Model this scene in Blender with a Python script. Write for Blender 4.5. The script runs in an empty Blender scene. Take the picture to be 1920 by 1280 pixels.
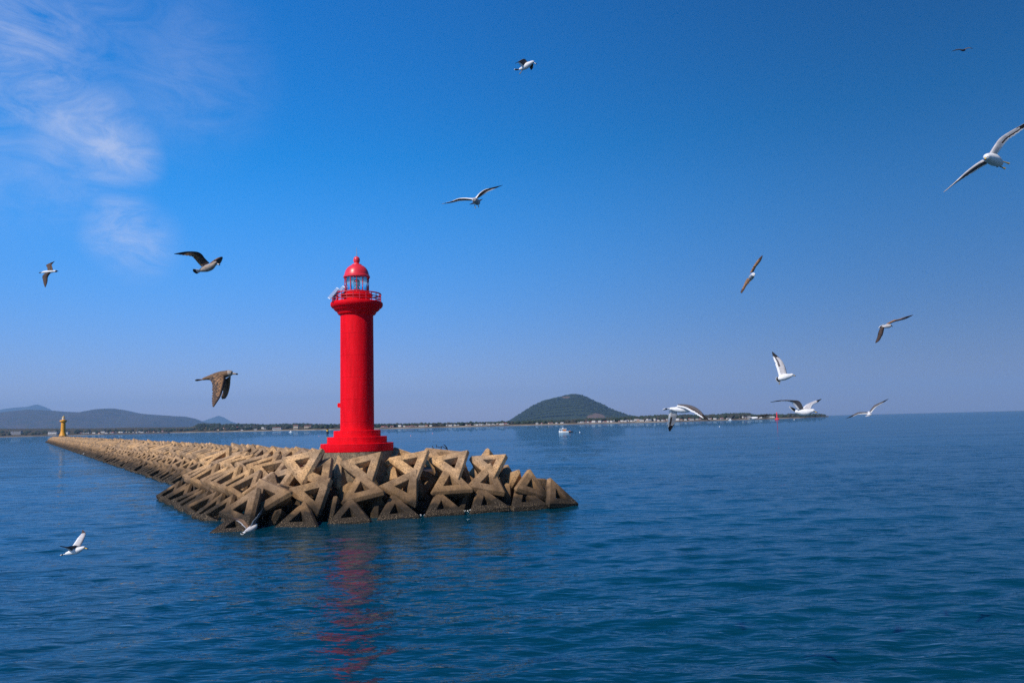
import bpy, bmesh, math, random
import numpy as np
from mathutils import Vector, Matrix, noise
random.seed(7)
rng = np.random.default_rng(7)
S = bpy.context.scene
COL = S.collection
R = math.radians

# ------------------------------------------------------------------ camera, sky, sun, exposure
F = 1450.0                      # focal length in photo pixels (1920 wide)
PITCH = math.atan(152 / F)
ROLL = 0.0245
CAM = Vector((0, 0, 6.0))
fw = Vector((0, math.cos(PITCH), math.sin(PITCH)))
r0 = Vector((1, 0, 0)); u0 = r0.cross(fw)
rt = r0 * math.cos(ROLL) - u0 * math.sin(ROLL)
up = u0 * math.cos(ROLL) + r0 * math.sin(ROLL)
cam = bpy.data.cameras.new('camera'); camo = bpy.data.objects.new('camera', cam); COL.objects.link(camo)
M = Matrix((rt, up, -fw)).transposed().to_4x4(); M.translation = CAM
camo.matrix_world = M
cam.sensor_width = 36; cam.lens = 36 * F / 1920
cam.clip_start = 0.3; cam.clip_end = 60000
S.camera = camo

SUN_EL, SUN_AZ = R(43), R(220)          # azimuth clockwise from +Y
w = bpy.data.worlds.new('World'); S.world = w; w.use_nodes = True
nt = w.node_tree; N = nt.nodes; Lk = nt.links
sky = N.new('ShaderNodeTexSky'); sky.sky_type = 'NISHITA'; sky.sun_disc = False
sky.sun_elevation = SUN_EL; sky.sun_rotation = SUN_AZ
sky.altitude = 0; sky.air_density = 1.0; sky.dust_density = 0.35; sky.ozone_density = 5.0
bg = N['Background']; bg.inputs['Strength'].default_value = 0.10
hs = N.new('ShaderNodeHueSaturation'); hs.inputs['Saturation'].default_value = 1.28
hs.inputs['Hue'].default_value = 0.497
Lk.new(sky.outputs[0], hs.inputs['Color'])
hs.inputs['Value'].default_value = 1.0
tc = N.new('ShaderNodeTexCoord')
def pdir(x, y):
    return (fw * F + rt * (x - 960) - up * (y - 640)).normalized()
def wmath(op, a, b=None, c=None, clamp=False):
    n = N.new('ShaderNodeMath'); n.operation = op; n.use_clamp = clamp
    for i, v in enumerate((a, b, c)):
        if v is None: continue
        if isinstance(v, (int, float)): n.inputs[i].default_value = v
        else: Lk.new(v, n.inputs[i])
    return n.outputs[0]
def blob(x, y, rad_px, soft=1.0):       # soft patch of cirrus around a direction of the sky
    d = pdir(x, y)
    vm = N.new('ShaderNodeVectorMath'); vm.operation = 'DISTANCE'
    Lk.new(tc.outputs['Generated'], vm.inputs[0]); vm.inputs[1].default_value = d
    mr = N.new('ShaderNodeMapRange'); mr.interpolation_type = 'SMOOTHSTEP'
    mr.inputs['From Min'].default_value = rad_px / F; mr.inputs['From Max'].default_value = 0.0
    mr.inputs['To Max'].default_value = soft
    Lk.new(vm.outputs['Value'], mr.inputs['Value'])
    return mr.outputs['Result']
bl = None
for a in ((20, 70, 190, .75), (80, 165, 150, .75), (150, 225, 130, .85), (205, 275, 105, 1.0), (255, 300, 60, .8), (100, 290, 170, .45), (225, 425, 85, 1.0), (260, 455, 85, .7), (330, 130, 200, .30), (-40, 250, 220, .4), (180, 60, 160, .3)):
    b = blob(*a)
    bl = b if bl is None else wmath('MAXIMUM', bl, b)
mp = N.new('ShaderNodeMapping'); mp.inputs['Rotation'].default_value = (0, R(14), 0); mp.inputs['Scale'].default_value = (6, 6, 15)
Lk.new(tc.outputs['Generated'], mp.inputs['Vector'])
n1 = N.new('ShaderNodeTexNoise'); n1.inputs['Scale'].default_value = 1.9; n1.inputs['Detail'].default_value = 9; n1.inputs['Roughness'].default_value = .68; n1.inputs['Distortion'].default_value = 1.3
Lk.new(mp.outputs[0], n1.inputs['Vector'])
n2 = N.new('ShaderNodeTexNoise'); n2.inputs['Scale'].default_value = 7; n2.inputs['Detail'].default_value = 6; n2.inputs['Roughness'].default_value = .6
Lk.new(tc.outputs['Generated'], n2.inputs['Vector'])
cn = wmath('MULTIPLY_ADD', n2.outputs[0], .5, wmath('MULTIPLY', n1.outputs[0], .75))
cn = wmath('SUBTRACT', cn, .44); cn = wmath('MULTIPLY', cn, 3.0, clamp=True)
cm = wmath('MULTIPLY', wmath('MULTIPLY', cn, bl), .54, clamp=True)
mx = N.new('ShaderNodeMix'); mx.data_type = 'RGBA'
sp_ = N.new('ShaderNodeSeparateColor'); cb_ = N.new('ShaderNodeCombineColor'); Lk.new(hs.outputs[0], sp_.inputs[0])
dx_ = N.new('ShaderNodeSeparateXYZ'); Lk.new(tc.outputs['Generated'], dx_.inputs[0])
side = N.new('ShaderNodeMapRange'); side.interpolation_type = 'SMOOTHSTEP'; Lk.new(dx_.outputs['X'], side.inputs['Value'])
side.inputs['From Min'].default_value = -.55; side.inputs['From Max'].default_value = .62; side.inputs['To Min'].default_value = 1.27; side.inputs['To Max'].default_value = .45
def lowband(v):
    n_ = N.new('ShaderNodeMapRange'); n_.interpolation_type = 'SMOOTHSTEP'; Lk.new(dx_.outputs['Z'], n_.inputs['Value'])
    n_.inputs['From Min'].default_value = 0; n_.inputs['From Max'].default_value = .30; n_.inputs['To Min'].default_value = v; n_.inputs['To Max'].default_value = 1.0
    return n_.outputs[0]
def chan(o_, gain, off, lb): return wmath('MULTIPLY', wmath('MULTIPLY', wmath('MAXIMUM', wmath('MULTIPLY_ADD', o_, gain, off), .03), side.outputs[0]), lowband(lb))
Lk.new(chan(sp_.outputs[0], 1.18, -.45, .72), cb_.inputs[0]); Lk.new(chan(sp_.outputs[1], 1.30, -.08, .53), cb_.inputs[1]); Lk.new(chan(sp_.outputs[2], 1.66, 0, .65), cb_.inputs[2])
Lk.new(cm, mx.inputs['Factor']); Lk.new(cb_.outputs[0], mx.inputs[6]); mx.inputs[7].default_value = (7.4, 7.6, 8.8, 1)
Lk.new(mx.outputs[2], bg.inputs['Color'])

sl = bpy.data.lights.new('sun', 'SUN'); sl.energy = 4.8; sl.angle = R(0.53); sl.color = (1.0, .90, .76)
so = bpy.data.objects.new('sun', sl); COL.objects.link(so)
to_sun = Vector((math.sin(SUN_AZ) * math.cos(SUN_EL), math.cos(SUN_AZ) * math.cos(SUN_EL), math.sin(SUN_EL)))
so.rotation_euler = to_sun.to_track_quat('Z', 'Y').to_euler()
S.view_settings.view_transform = 'Standard'; S.view_settings.look = 'None'
S.view_settings.exposure = 0.0; S.view_settings.gamma = 1.0
S.cycles.use_denoising = False
S.cycles.volume_bounces = 0; S.cycles.max_bounces = 6

# ------------------------------------------------------------------ helpers
def P(x, y, Y):                          # photo pixel + distance along +Y -> world
    d = fw * F + rt * (x - 960) - up * (y - 640)
    return CAM + d * (Y / d.y)
def yh(x):                               # horizon row
    return 792 - ROLL * (x - 960)
def tag(o, label=None, cat=None, group=None, kind=None):
    if label: o['label'] = label
    if cat: o['category'] = cat
    if group: o['group'] = group
    if kind: o['kind'] = kind
    return o
def empty(name, loc):
    o = bpy.data.objects.new(name, None); COL.objects.link(o); o.location = loc; o.empty_display_size = .2
    return o
class MB:
    def __init__(s): s.v = []; s.f = []; s.m = []
    def add(s, vs, fs, m=0):
        b = len(s.v); s.v += [tuple(v) for v in vs]
        s.f += [tuple(b + i for i in f) for f in fs]; s.m += [m] * len(fs) if isinstance(m, int) else list(m)
    def box(s, c, sz, rot=0, m=0, taper=1.0):
        vs = []
        for dz in (-1, 1):
            k = taper if dz > 0 else 1
            for dx, dy in ((-1, -1), (1, -1), (1, 1), (-1, 1)):
                x, y = dx * sz[0] / 2 * k, dy * sz[1] / 2 * k
                vs.append((c[0] + x * math.cos(rot) - y * math.sin(rot), c[1] + x * math.sin(rot) + y * math.cos(rot), c[2] + dz * sz[2] / 2))
        s.add(vs, [(3, 2, 1, 0), (4, 5, 6, 7), (0, 1, 5, 4), (1, 2, 6, 5), (2, 3, 7, 6), (3, 0, 4, 7)], m)
    def lathe(s, c, prof, n=64, m=0, cap=True):
        vs = []; fs = []
        for r, z in prof:
            for i in range(n):
                a = 2 * math.pi * i / n; vs.append((c[0] + r * math.cos(a), c[1] + r * math.sin(a), c[2] + z))
        for k in range(len(prof) - 1):
            for i in range(n):
                j = (i + 1) % n; fs.append((k * n + i, k * n + j, (k + 1) * n + j, (k + 1) * n + i))
        if cap:
            fs.append(tuple(reversed(range(n)))); fs.append(tuple((len(prof) - 1) * n + i for i in range(n)))
        s.add(vs, fs, m)
    def tube(s, pts, rad, n=8, m=0, closed=False):
        pts = [Vector(p) for p in pts]; rs = rad if isinstance(rad, (list, tuple)) else [rad] * len(pts)
        vs = []; fs = []; L = len(pts)
        for k, p in enumerate(pts):
            if closed: t = pts[(k + 1) % L] - pts[k - 1]
            else: t = pts[min(k + 1, L - 1)] - pts[max(k - 1, 0)]
            t.normalize(); a = Vector((0, 0, 1)) if abs(t.z) < .9 else Vector((1, 0, 0))
            x = t.cross(a).normalized(); y = t.cross(x)
            for i in range(n):
                an = 2 * math.pi * i / n; vs.append(p + (x * math.cos(an) + y * math.sin(an)) * rs[k])
        for k in range(L if closed else L - 1):
            k2 = (k + 1) % L
            for i in range(n):
                j = (i + 1) % n; fs.append((k * n + i, k * n + j, k2 * n + j, k2 * n + i))
        if not closed: fs.append(tuple(reversed(range(n)))); fs.append(tuple((L - 1) * n + i for i in range(n)))
        s.add(vs, fs, m)
    def build(s, name, mats, parent=None, smooth=False, fixn=True, loc=None, autos=None):
        me = bpy.data.meshes.new(name)
        off = Vector(loc) if loc is not None else (parent.location if parent else Vector((0, 0, 0)))
        me.from_pydata([(v[0] - off[0], v[1] - off[1], v[2] - off[2]) for v in s.v], [], s.f)
        for m in (mats if isinstance(mats, (list, tuple)) else [mats]): me.materials.append(m)
        me.polygons.foreach_set('material_index', s.m)
        if fixn:
            bm = bmesh.new(); bm.from_mesh(me); bmesh.ops.recalc_face_normals(bm, faces=bm.faces); bm.to_mesh(me); bm.free()
        if smooth: me.polygons.foreach_set('use_smooth', [True] * len(me.polygons))
        me.update()
        if autos: me.set_sharp_from_angle(angle=R(autos))
        o = bpy.data.objects.new(name, me); COL.objects.link(o)
        if parent: o.parent = parent
        elif loc is not None: o.location = off
        return o

def mat(name, col, rough=.6, noise_amt=0.0, nscale=5.0, bump=0.0, bscale=20.0, metal=0.0, spec=.5, dark=None, mix=.5, coord='Object', stretch=None, bdist=.02):
    m = bpy.data.materials.new(name); m.use_nodes = True
    t = m.node_tree; b = t.nodes['Principled BSDF']
    b.inputs['Base Color'].default_value = (*col, 1); b.inputs['Roughness'].default_value = rough
    b.inputs['Metallic'].default_value = metal; b.inputs['Specular IOR Level'].default_value = spec
    tcn = t.nodes.new('ShaderNodeTexCoord'); src = tcn.outputs['Object']
    if coord == 'World':
        g = t.nodes.new('ShaderNodeNewGeometry'); src = g.outputs['Position']
    if stretch:
        mp = t.nodes.new('ShaderNodeMapping'); mp.inputs['Scale'].default_value = stretch
        t.links.new(src, mp.inputs[0]); src = mp.outputs[0]
    if noise_amt or dark:
        n = t.nodes.new('ShaderNodeTexNoise'); n.inputs['Scale'].default_value = nscale; n.inputs['Detail'].default_value = 6; n.inputs['Roughness'].default_value = .65
        t.links.new(src, n.inputs['Vector'])
        d = dark or tuple(c * (1 - noise_amt) for c in col)
        cr = t.nodes.new('ShaderNodeValToRGB'); cr.color_ramp.elements[0].position = mix - .18; cr.color_ramp.elements[1].position = mix + .18
        cr.color_ramp.elements[0].color = (*d, 1); cr.color_ramp.elements[1].color = (*col, 1)
        t.links.new(n.outputs[0], cr.inputs[0]); t.links.new(cr.outputs[0], b.inputs['Base Color'])
    if bump:
        n = t.nodes.new('ShaderNodeTexNoise'); n.inputs['Scale'].default_value = bscale; n.inputs['Detail'].default_value = 5
        t.links.new(src, n.inputs['Vector'])
        bp = t.nodes.new('ShaderNodeBump'); bp.inputs['Strength'].default_value = bump; bp.inputs['Distance'].default_value = bdist
        t.links.new(n.outputs[0], bp.inputs['Height']); t.links.new(bp.outputs[0], b.inputs['Normal'])
    return m

# ------------------------------------------------------------------ water
def water_material():
    m = bpy.data.materials.new('sea_water'); m.use_nodes = True
    t = m.node_tree; b = t.nodes['Principled BSDF']; nn = t.nodes.new; L = t.links.new
    b.inputs['Roughness'].default_value = .05; b.inputs['IOR'].default_value = 1.33
    g = nn('ShaderNodeNewGeometry')
    n0 = nn('ShaderNodeTexNoise'); n0.inputs['Scale'].default_value = .012; n0.inputs['Detail'].default_value = 4
    mp0 = nn('ShaderNodeMapping'); mp0.inputs['Scale'].default_value = (1, 2.5, 1); L(g.outputs['Position'], mp0.inputs[0]); L(mp0.outputs[0], n0.inputs['Vector'])
    cr = nn('ShaderNodeValToRGB'); cr.color_ramp.elements[0].position = .35; cr.color_ramp.elements[1].position = .65
    cr.color_ramp.elements[0].color = (.0003, .028, .047, 1); cr.color_ramp.elements[1].color = (.0005, .040, .067, 1)
    L(n0.outputs[0], cr.inputs[0]); L(cr.outputs[0], b.inputs['Base Color'])
    prev = None
    wn_ = nn('ShaderNodeTexNoise'); wn_.inputs['Scale'].default_value = .035; wn_.inputs['Detail'].default_value = 3
    mpw = nn('ShaderNodeMapping'); mpw.inputs['Scale'].default_value = (.5, 1.6, 1); mpw.inputs['Rotation'].default_value = (0, 0, R(-10)); L(g.outputs['Position'], mpw.inputs[0]); L(mpw.outputs[0], wn_.inputs['Vector'])
    gust = nn('ShaderNodeMapRange'); gust.inputs['From Min'].default_value = .36; gust.inputs['From Max'].default_value = .62; gust.inputs['To Min'].default_value = .45; gust.inputs['To Max'].default_value = 1.0; L(wn_.outputs[0], gust.inputs['Value'])
    for sc, st, dist, stretch, det in ((.25, .6, .30, (.6, 1.5, 1), 3), (1.7, .65, .13, (.5, 1.5, 1), 2), (6.0, .4, .040, (.55, 1.4, 1), 1)):
        mp = nn('ShaderNodeMapping'); mp.inputs['Scale'].default_value = stretch; mp.inputs['Rotation'].default_value = (0, 0, R(-14))
        L(g.outputs['Position'], mp.inputs[0])
        n = nn('ShaderNodeTexNoise'); n.inputs['Scale'].default_value = sc; n.inputs['Detail'].default_value = det; n.inputs['Roughness'].default_value = .55; n.inputs['Distortion'].default_value = .4
        L(mp.outputs[0], n.inputs['Vector'])
        bp = nn('ShaderNodeBump'); bp.inputs['Distance'].default_value = dist
        gm = nn('ShaderNodeMath'); gm.operation = 'MULTIPLY'; L(gust.outputs[0], gm.inputs[0]); gm.inputs[1].default_value = st; L(gm.outputs[0], bp.inputs['Strength'])
        L(n.outputs[0], bp.inputs['Height'])
        if prev: L(prev, bp.inputs['Normal'])
        prev = bp.outputs[0]
    # sea surface: body colour plus sky reflection; unresolved facets keep the mirror share below one at grazing angles
    df = nn('ShaderNodeBsdfDiffuse'); L(cr.outputs[0], df.inputs['Color'])
    gl = nn('ShaderNodeBsdfGlossy'); gl.inputs['Roughness'].default_value = .02; gl.inputs['Color'].default_value = (.66, .88, 1, 1); L(prev, gl.inputs['Normal'])
    fr = nn('ShaderNodeFresnel'); fr.inputs['IOR'].default_value = 1.34; L(prev, fr.inputs['Normal'])
    lim = nn('ShaderNodeMapRange'); lim.interpolation_type = 'SMOOTHERSTEP'; lim.inputs['From Min'].default_value = -.1; lim.inputs['From Max'].default_value = .70
    lim.inputs['To Max'].default_value = WATER_MAX; lim.interpolation_type = 'LINEAR'; lim.inputs['From Min'].default_value = 0; L(fr.outputs[0], lim.inputs['Value'])
    ms = nn('ShaderNodeMixShader'); L(lim.outputs[0], ms.inputs[0]); L(df.outputs[0], ms.inputs[1]); L(gl.outputs[0], ms.inputs[2])
    L(ms.outputs[0], t.nodes['Material Output'].inputs['Surface']); t.nodes.remove(b)
    return m
WATER_MAX = .64
def build_water():
    rings = [0.0]; r = 2.0
    while r < 8800: rings.append(r); r *= 1.0052 if r < 300 else 1.02
    rings.append(9000.0)
    rings = np.array(rings)
    fine = np.linspace(R(-52), R(52), 900)
    coarse = np.linspace(R(52), R(308), 60)[1:-1]
    ang = np.concatenate([fine, coarse])      # from +Y, clockwise
    A, Rr = np.meshgrid(ang, rings)
    X = Rr * np.sin(A); Y = Rr * np.cos(A); Z = np.zeros_like(X)
    cell = Rr * .0052
    nw = 90
    for i in range(nw):
        lam = .30 * (9 / .30) ** (i / (nw - 1))
        th = R(-78) + rng.normal(0, .55)
        k = 2 * math.pi / lam
        slope = .023 * (1.0 if lam < 1.6 else (1.6 / lam) ** 1.05)
        amp = slope / k
        ph = rng.uniform(0, 2 * math.pi)
        att = np.clip((lam / cell - 2.5) / 4, 0, 1)
        Z += amp * att * np.sin(k * (X * math.cos(th) + Y * math.sin(th)) + ph)
    Z[:, 900:] *= .2
    nr, na = X.shape
    vs = np.stack([X, Y, Z], -1).reshape(-1, 3)
    i = np.arange(nr - 1)[:, None]; j = np.arange(na)[None, :]; j2 = (j + 1) % na
    q = np.stack([i * na + j, (i + 1) * na + j, (i + 1) * na + j2, i * na + j2], -1).reshape(-1, 4)
    me = bpy.data.meshes.new('sea')
    me.vertices.add(len(vs)); me.vertices.foreach_set('co', vs.astype('f4').ravel())
    me.loops.add(q.size); me.loops.foreach_set('vertex_index', q.astype('i4').ravel())
    me.polygons.add(len(q)); me.polygons.foreach_set('loop_start', np.arange(0, q.size, 4, dtype='i4'))
    me.update(calc_edges=True); me.validate()
    me.polygons.foreach_set('use_smooth', [True] * len(me.polygons))
    me.materials.append(water_material())
    # make normals point up
    if me.polygons[5000].normal.z < 0: me.flip_normals()
    o = bpy.data.objects.new('sea', me); COL.objects.link(o); tag(o, kind='structure')
build_water()

# ------------------------------------------------------------------ far land
def lerp_prof(prof, x):
    xs = [p[0] for p in prof]; ys = [p[1] for p in prof]
    return float(np.interp(x, xs, ys))
def fol_mat(name, a, b, scale, patch=None, pcol=(.13, .085, .06)):
    m = mat(name, a, rough=1, dark=b, nscale=scale, coord='World', spec=0, bump=1, bscale=scale * 2.2, bdist=6)
    if patch:
        t = m.node_tree; bs = t.nodes['Principled BSDF']; src = bs.inputs['Base Color'].links[0].from_socket
        g = t.nodes.new('ShaderNodeNewGeometry')
        wn = t.nodes.new('ShaderNodeTexNoise'); wn.inputs['Scale'].default_value = .03; wn.inputs['Detail'].default_value = 5; t.links.new(g.outputs['Position'], wn.inputs['Vector'])
        acc = src
        for c, rad in patch:
            mp = t.nodes.new('ShaderNodeVectorMath'); mp.operation = 'SUBTRACT'; t.links.new(g.outputs['Position'], mp.inputs[0]); mp.inputs[1].default_value = c
            sc = t.nodes.new('ShaderNodeVectorMath'); sc.operation = 'DIVIDE'; t.links.new(mp.outputs[0], sc.inputs[0]); sc.inputs[1].default_value = rad
            ln = t.nodes.new('ShaderNodeVectorMath'); ln.operation = 'LENGTH'; t.links.new(sc.outputs[0], ln.inputs[0])
            ad = t.nodes.new('ShaderNodeMath'); ad.operation = 'ADD'; t.links.new(ln.outputs['Value'], ad.inputs[0]); t.links.new(wn.outputs[0], ad.inputs[1])
            mr = t.nodes.new('ShaderNodeMapRange'); mr.inputs['From Min'].default_value = 1.55; mr.inputs['From Max'].default_value = 1.4; t.links.new(ad.outputs[0], mr.inputs['Value'])
            mxn = t.nodes.new('ShaderNodeMix'); mxn.data_type = 'RGBA'; t.links.new(mr.outputs[0], mxn.inputs['Factor']); t.links.new(acc, mxn.inputs[6]); mxn.inputs[7].default_value = (*pcol, 1)
            acc = mxn.outputs[2]
        t.links.new(acc, bs.inputs['Base Color'])
    return m
HILLS = {}
def hill(name, D, prof, depth, m, rough=6, nx=120, nd=26, label=None, power=.75):
    x0, x1 = prof[0][0], prof[-1][0]
    pts = {}
    vs = []; fs = []
    for i in range(nx + 1):
        x = x0 + (x1 - x0) * i / nx
        H = max(0.0, P(x, lerp_prof(prof, x), D).z)
        for k in range(nd + 1):
            u = -1 + 2 * k / nd; Y = D + u * depth
            X = P(x, 700, D).x * (1 + .35 * u * depth / D)
            h = H * max(0.0, (1 - abs(u) ** 1.6)) ** power
            nz = noise.fractal(Vector((X, Y, 3.1)) / (depth * .35), 1.0, 2.1, 5)
            h += nz * rough * min(1, h / 30) * (1 - .75 * math.exp(-(u / .12) ** 2))
            vs.append((X, Y, h - 1.5))
    w_ = nd + 1
    for i in range(nx):
        for k in range(nd):
            fs.append((i * w_ + k, (i + 1) * w_ + k, (i + 1) * w_ + k + 1, i * w_ + k + 1))
    b = MB(); b.add(vs, fs)
    o = b.build(name, m, smooth=True); tag(o, kind='structure')
    HILLS[name] = (vs, nx, nd)
    return o
g_dark = fol_mat('hill_forest', (.030, .042, .020), (.012, .020, .012), .02)
g_left = fol_mat('hill_scrub', (.085, .055, .040), (.022, .032, .022), .006)
g_far = fol_mat('mountain_scrub', (.04, .045, .035), (.03, .035, .03), .003)
pE = P(1108, 784, 6100); pE2 = P(1058, 747, 6900)
g_E = fol_mat('hill_pines', (.032, .044, .020), (.024, .034, .019), .03, patch=[(tuple(pE), (80, 900, 38)), (tuple(pE2), (40, 500, 16))])
hill('hill', 14000, [(-140, 800), (-100, 786), (0, 779.5), (33, 773), (72, 767.5), (100, 769), (122, 770.6), (157, 773), (175, 771), (190, 768), (206, 765), (218, 765.5), (230, 768), (258, 774), (290, 777), (324, 780), (340, 780.5), (350, 782.7), (362, 788), (372, 793), (400, 806)], 2800, g_left, rough=36, nx=150)
hill('conical_hill', 7000, [(944, 795), (952, 790.5), (965, 783), (982, 771.5), (1000, 760.5), (1020, 751), (1036, 747), (1050, 744), (1062, 741), (1075, 739.5), (1087, 742.5), (1112, 755), (1137, 768), (1162, 779), (1175, 781), (1195, 786)], 1400, g_E, rough=14, nx=110)
hill('distant_mountain', 24000, [(-200, 806), (-60, 777), (0, 768), (28, 764), (52, 762), (72, 757.5), (87, 763), (94, 767), (110, 774), (160, 795)], 1500, g_far, rough=20)
hill('distant_mountain', 25000, [(350, 800), (373, 792), (388, 787), (402, 782), (412, 779), (420, 782), (432, 789), (441, 792), (465, 802)], 1200, g_far, rough=14)
low_prof = [(-250, 800), (0, 800), (200, 799), (360, 797), (372, 792.5), (440, 792.3), (500, 794), (560, 792), (600, 793.3), (650, 794), (740, 793.6), (800, 793), (900, 791), (960, 789), (1060, 786), (1170, 779.5), (1204, 778.5), (1238, 776.5), (1282, 775.5), (1308, 777.5), (1334, 775.5), (1360, 773.5), (1399, 772.5), (1412, 776.5), (1436, 775), (1464, 776.5), (1477, 774), (1506, 776), (1530, 775.6), (1545, 779)]
SHORE = [(-300, 2300), (0, 2300), (330, 2500), (380, 2400), (560, 1900), (720, 1500), (950, 1500), (1100, 1500), (1250, 1500), (1400, 1650), (1500, 1900), (1548, 2500)]
def shore(x): return lerp_prof(SHORE, x)
# one low coastal plain: rocky edge, meadow and a gentle rise to the treeline
def build_coast():
    vs = []; fs = []; cols = []
    xs = np.linspace(-300, 1548, 300); us = [0, .004, .01, .03, .08, .16, .26, .4, .55, .7, .85, 1.0, 1.6]
    for x in xs:
        s = shore(x) * (1 + .012 * noise.noise(Vector((x * .02, 1.3, 0))) + .006 * noise.noise(Vector((x * .11, 4.3, 0))))
        D1 = 3300 if x > 360 else 4300
        if x > 1150: D1 = s + 900
        Ht = max(1.5, P(x, lerp_prof(low_prof, x), D1).z - 9)
        base = P(x, 700, 1000).x / 1000
        for u in us:
            Y = s + (D1 - s) * u
            h = {0: -1.0, .004: .6, .01: 1.8}.get(u, None)
            if h is None: h = 2.2 + (Ht - 2.2) * (min(u, 1.0) ** 1.3)
            if u > .05: h += noise.noise(Vector((base * Y * .004, Y * .004, 0))) * min(3, Ht * .15)
            if u > 1: h = -1
            vs.append((base * Y, Y, h))
    w_ = len(us)
    for i in range(len(xs) - 1):
        for k in range(w_ - 1):
            fs.append((i * w_ + k, (i + 1) * w_ + k, (i + 1) * w_ + k + 1, i * w_ + k + 1)); cols.append(1 if k < 2 else 0)
    b = MB(); b.add(vs, fs, cols)
    field = mat('coast_fields', (.11, .08, .05), rough=1, dark=(.035, .04, .022), nscale=.02, coord='World', spec=0)
    rock = mat('coast_sand', (.36, .28, .20), rough=1, dark=(.08, .06, .05), nscale=.012, mix=.5, coord='World', spec=0)
    tag(b.build('far_shore', [field, rock], smooth=True), kind='structure')
build_coast()
def coast_z(x, Y):
    s = shore(x); D1 = (s + 900) if x > 1150 else (3300 if x > 360 else 4300)
    Ht = max(1.5, P(x, lerp_prof(low_prof, x), D1).z - 9); u = (Y - s) / (D1 - s)
    return 2.2 + (Ht - 2.2) * (min(max(u, 0), 1.0) ** 1.3)

# woods: rough crowns scattered over the plain and over the conical hill
ico = bmesh.new(); bmesh.ops.create_icosphere(ico, subdivisions=1, radius=1)
IV = [v.co.copy() for v in ico.verts]; IF = [tuple(v.index for v in f.verts) for f in ico.faces]; ico.free()
def crowns(name, spots, mats, flat=.8):
    b = MB()
    for x, y, z, r in spots:
        vs = []
        for v in IV:
            k = r * random.uniform(.65, 1.25)
            vs.append((x + v.x * k * 1.15, y + v.y * k, z + v.z * k * flat + r * .3))
        b.add(vs, IF, random.randrange(len(mats)))
    o = b.build(name, mats, fixn=False)
    return o
wm = [mat('pine_crown', (.036, .050, .034), rough=1, spec=0), mat('pine_crown_dark', (.026, .040, .028), rough=1, spec=0), mat('scrub_crown', (.048, .048, .038), rough=1, spec=0)]
sp = []
for i in range(4200):
    x = random.uniform(-40, 1540); u = random.choice([random.uniform(.12, 1.0), random.uniform(.75, 1.0)])
    s = shore(x); D1 = (s + 900) if x > 1150 else (3300 if x > 360 else 4300)
    if x > 1150 and random.random() < .2: u = random.uniform(.3, 1)
    if x < 372 and u > .5: continue
    Y = s + (D1 - s) * u; z = coast_z(x, Y)
    sp.append((P(x, 700, 1000).x / 1000 * Y, Y, z + 1, random.uniform(3.5, 7.5)))
tag(crowns('woods', sp, wm), 'dark green wooded belt behind the houses on the far shore', 'woods', kind='stuff')
sp = []
vs, nx, nd = HILLS['conical_hill']
for i in range(5500):
    a = random.randrange(4, nx - 4); k = random.randrange(1, nd // 2 + 3)
    v = vs[a * (nd + 1) + k]
    if v[2] < 3: continue
    q = Vector(v)
    if ((q.x - pE.x) / 86) ** 2 + ((q.z - pE.z) / 41) ** 2 < 1: continue
    if ((q.x - pE2.x) / 38) ** 2 + ((q.z - pE2.z) / 15) ** 2 < 1: continue
    sp.append((v[0] + random.uniform(-14, 14), v[1] + random.uniform(-20, 20), v[2] - 1, random.uniform(6.0, 11)))
tag(crowns('pine_woods', sp, wm[:2], flat=.45), 'dense dark pine woods covering the lone conical hill', 'woods', kind='stuff')

# houses of the far shore
hw = mat('house_white', (.62, .6, .57), rough=.8); hc = mat('house_cream', (.6, .5, .38), rough=.8); hg = mat('house_grey', (.33, .33, .35), rough=.8)
rr = mat('roof_red', (.38, .09, .06), rough=.8); rb = mat('roof_blue', (.07, .12, .2), rough=.8); rgm = mat('roof_grey', (.2, .19, .18), rough=.8); wnm = mat('window_dark', (.03, .04, .05), rough=.2)
def house_mesh(wd, dp, ht, wall, roof, gable, name):
    b = MB()
    b.box((0, 0, ht / 2), (wd, dp, ht), m=0)
    if gable:
        r = ht * .35
        b.add([(-wd / 2 - .4, -dp / 2 - .4, ht), (wd / 2 + .4, -dp / 2 - .4, ht), (wd / 2 + .4, dp / 2 + .4, ht), (-wd / 2 - .4, dp / 2 + .4, ht), (-wd / 2 - .4, 0, ht + r), (wd / 2 + .4, 0, ht + r)],
              [(0, 1, 5, 4), (2, 3, 4, 5), (0, 4, 3), (1, 2, 5), (3, 2, 1, 0)], 1)
    else:
        b.box((0, 0, ht + .2), (wd + .6, dp + .6, .4), m=1)
    k = max(1, int(wd / 3.5)); fl = max(1, int(ht / 3))
    for i in range(k):
        for j in range(fl):
            b.box((-wd / 2 + (i + .5) * wd / k, -dp / 2 - .02, (j + .55) * ht / fl), (wd / k * .45, .08, ht / fl * .4), m=2)
    o = b.build(name, [wall, roof, wnm]); COL.objects.unlink(o); return o
protos = [house_mesh(8, 7, 3.4, hw, rgm, True, 'house'), house_mesh(10, 8, 4.2, hw, rb, False, 'house'), house_mesh(7, 6, 3.2, hc, rr, True, 'house'),
          house_mesh(12, 8, 6.2, hw, rgm, False, 'house'), house_mesh(8, 7, 3.4, hg, rr, True, 'house'), house_mesh(14, 8, 3.8, hw, rgm, True, 'house')]
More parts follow.
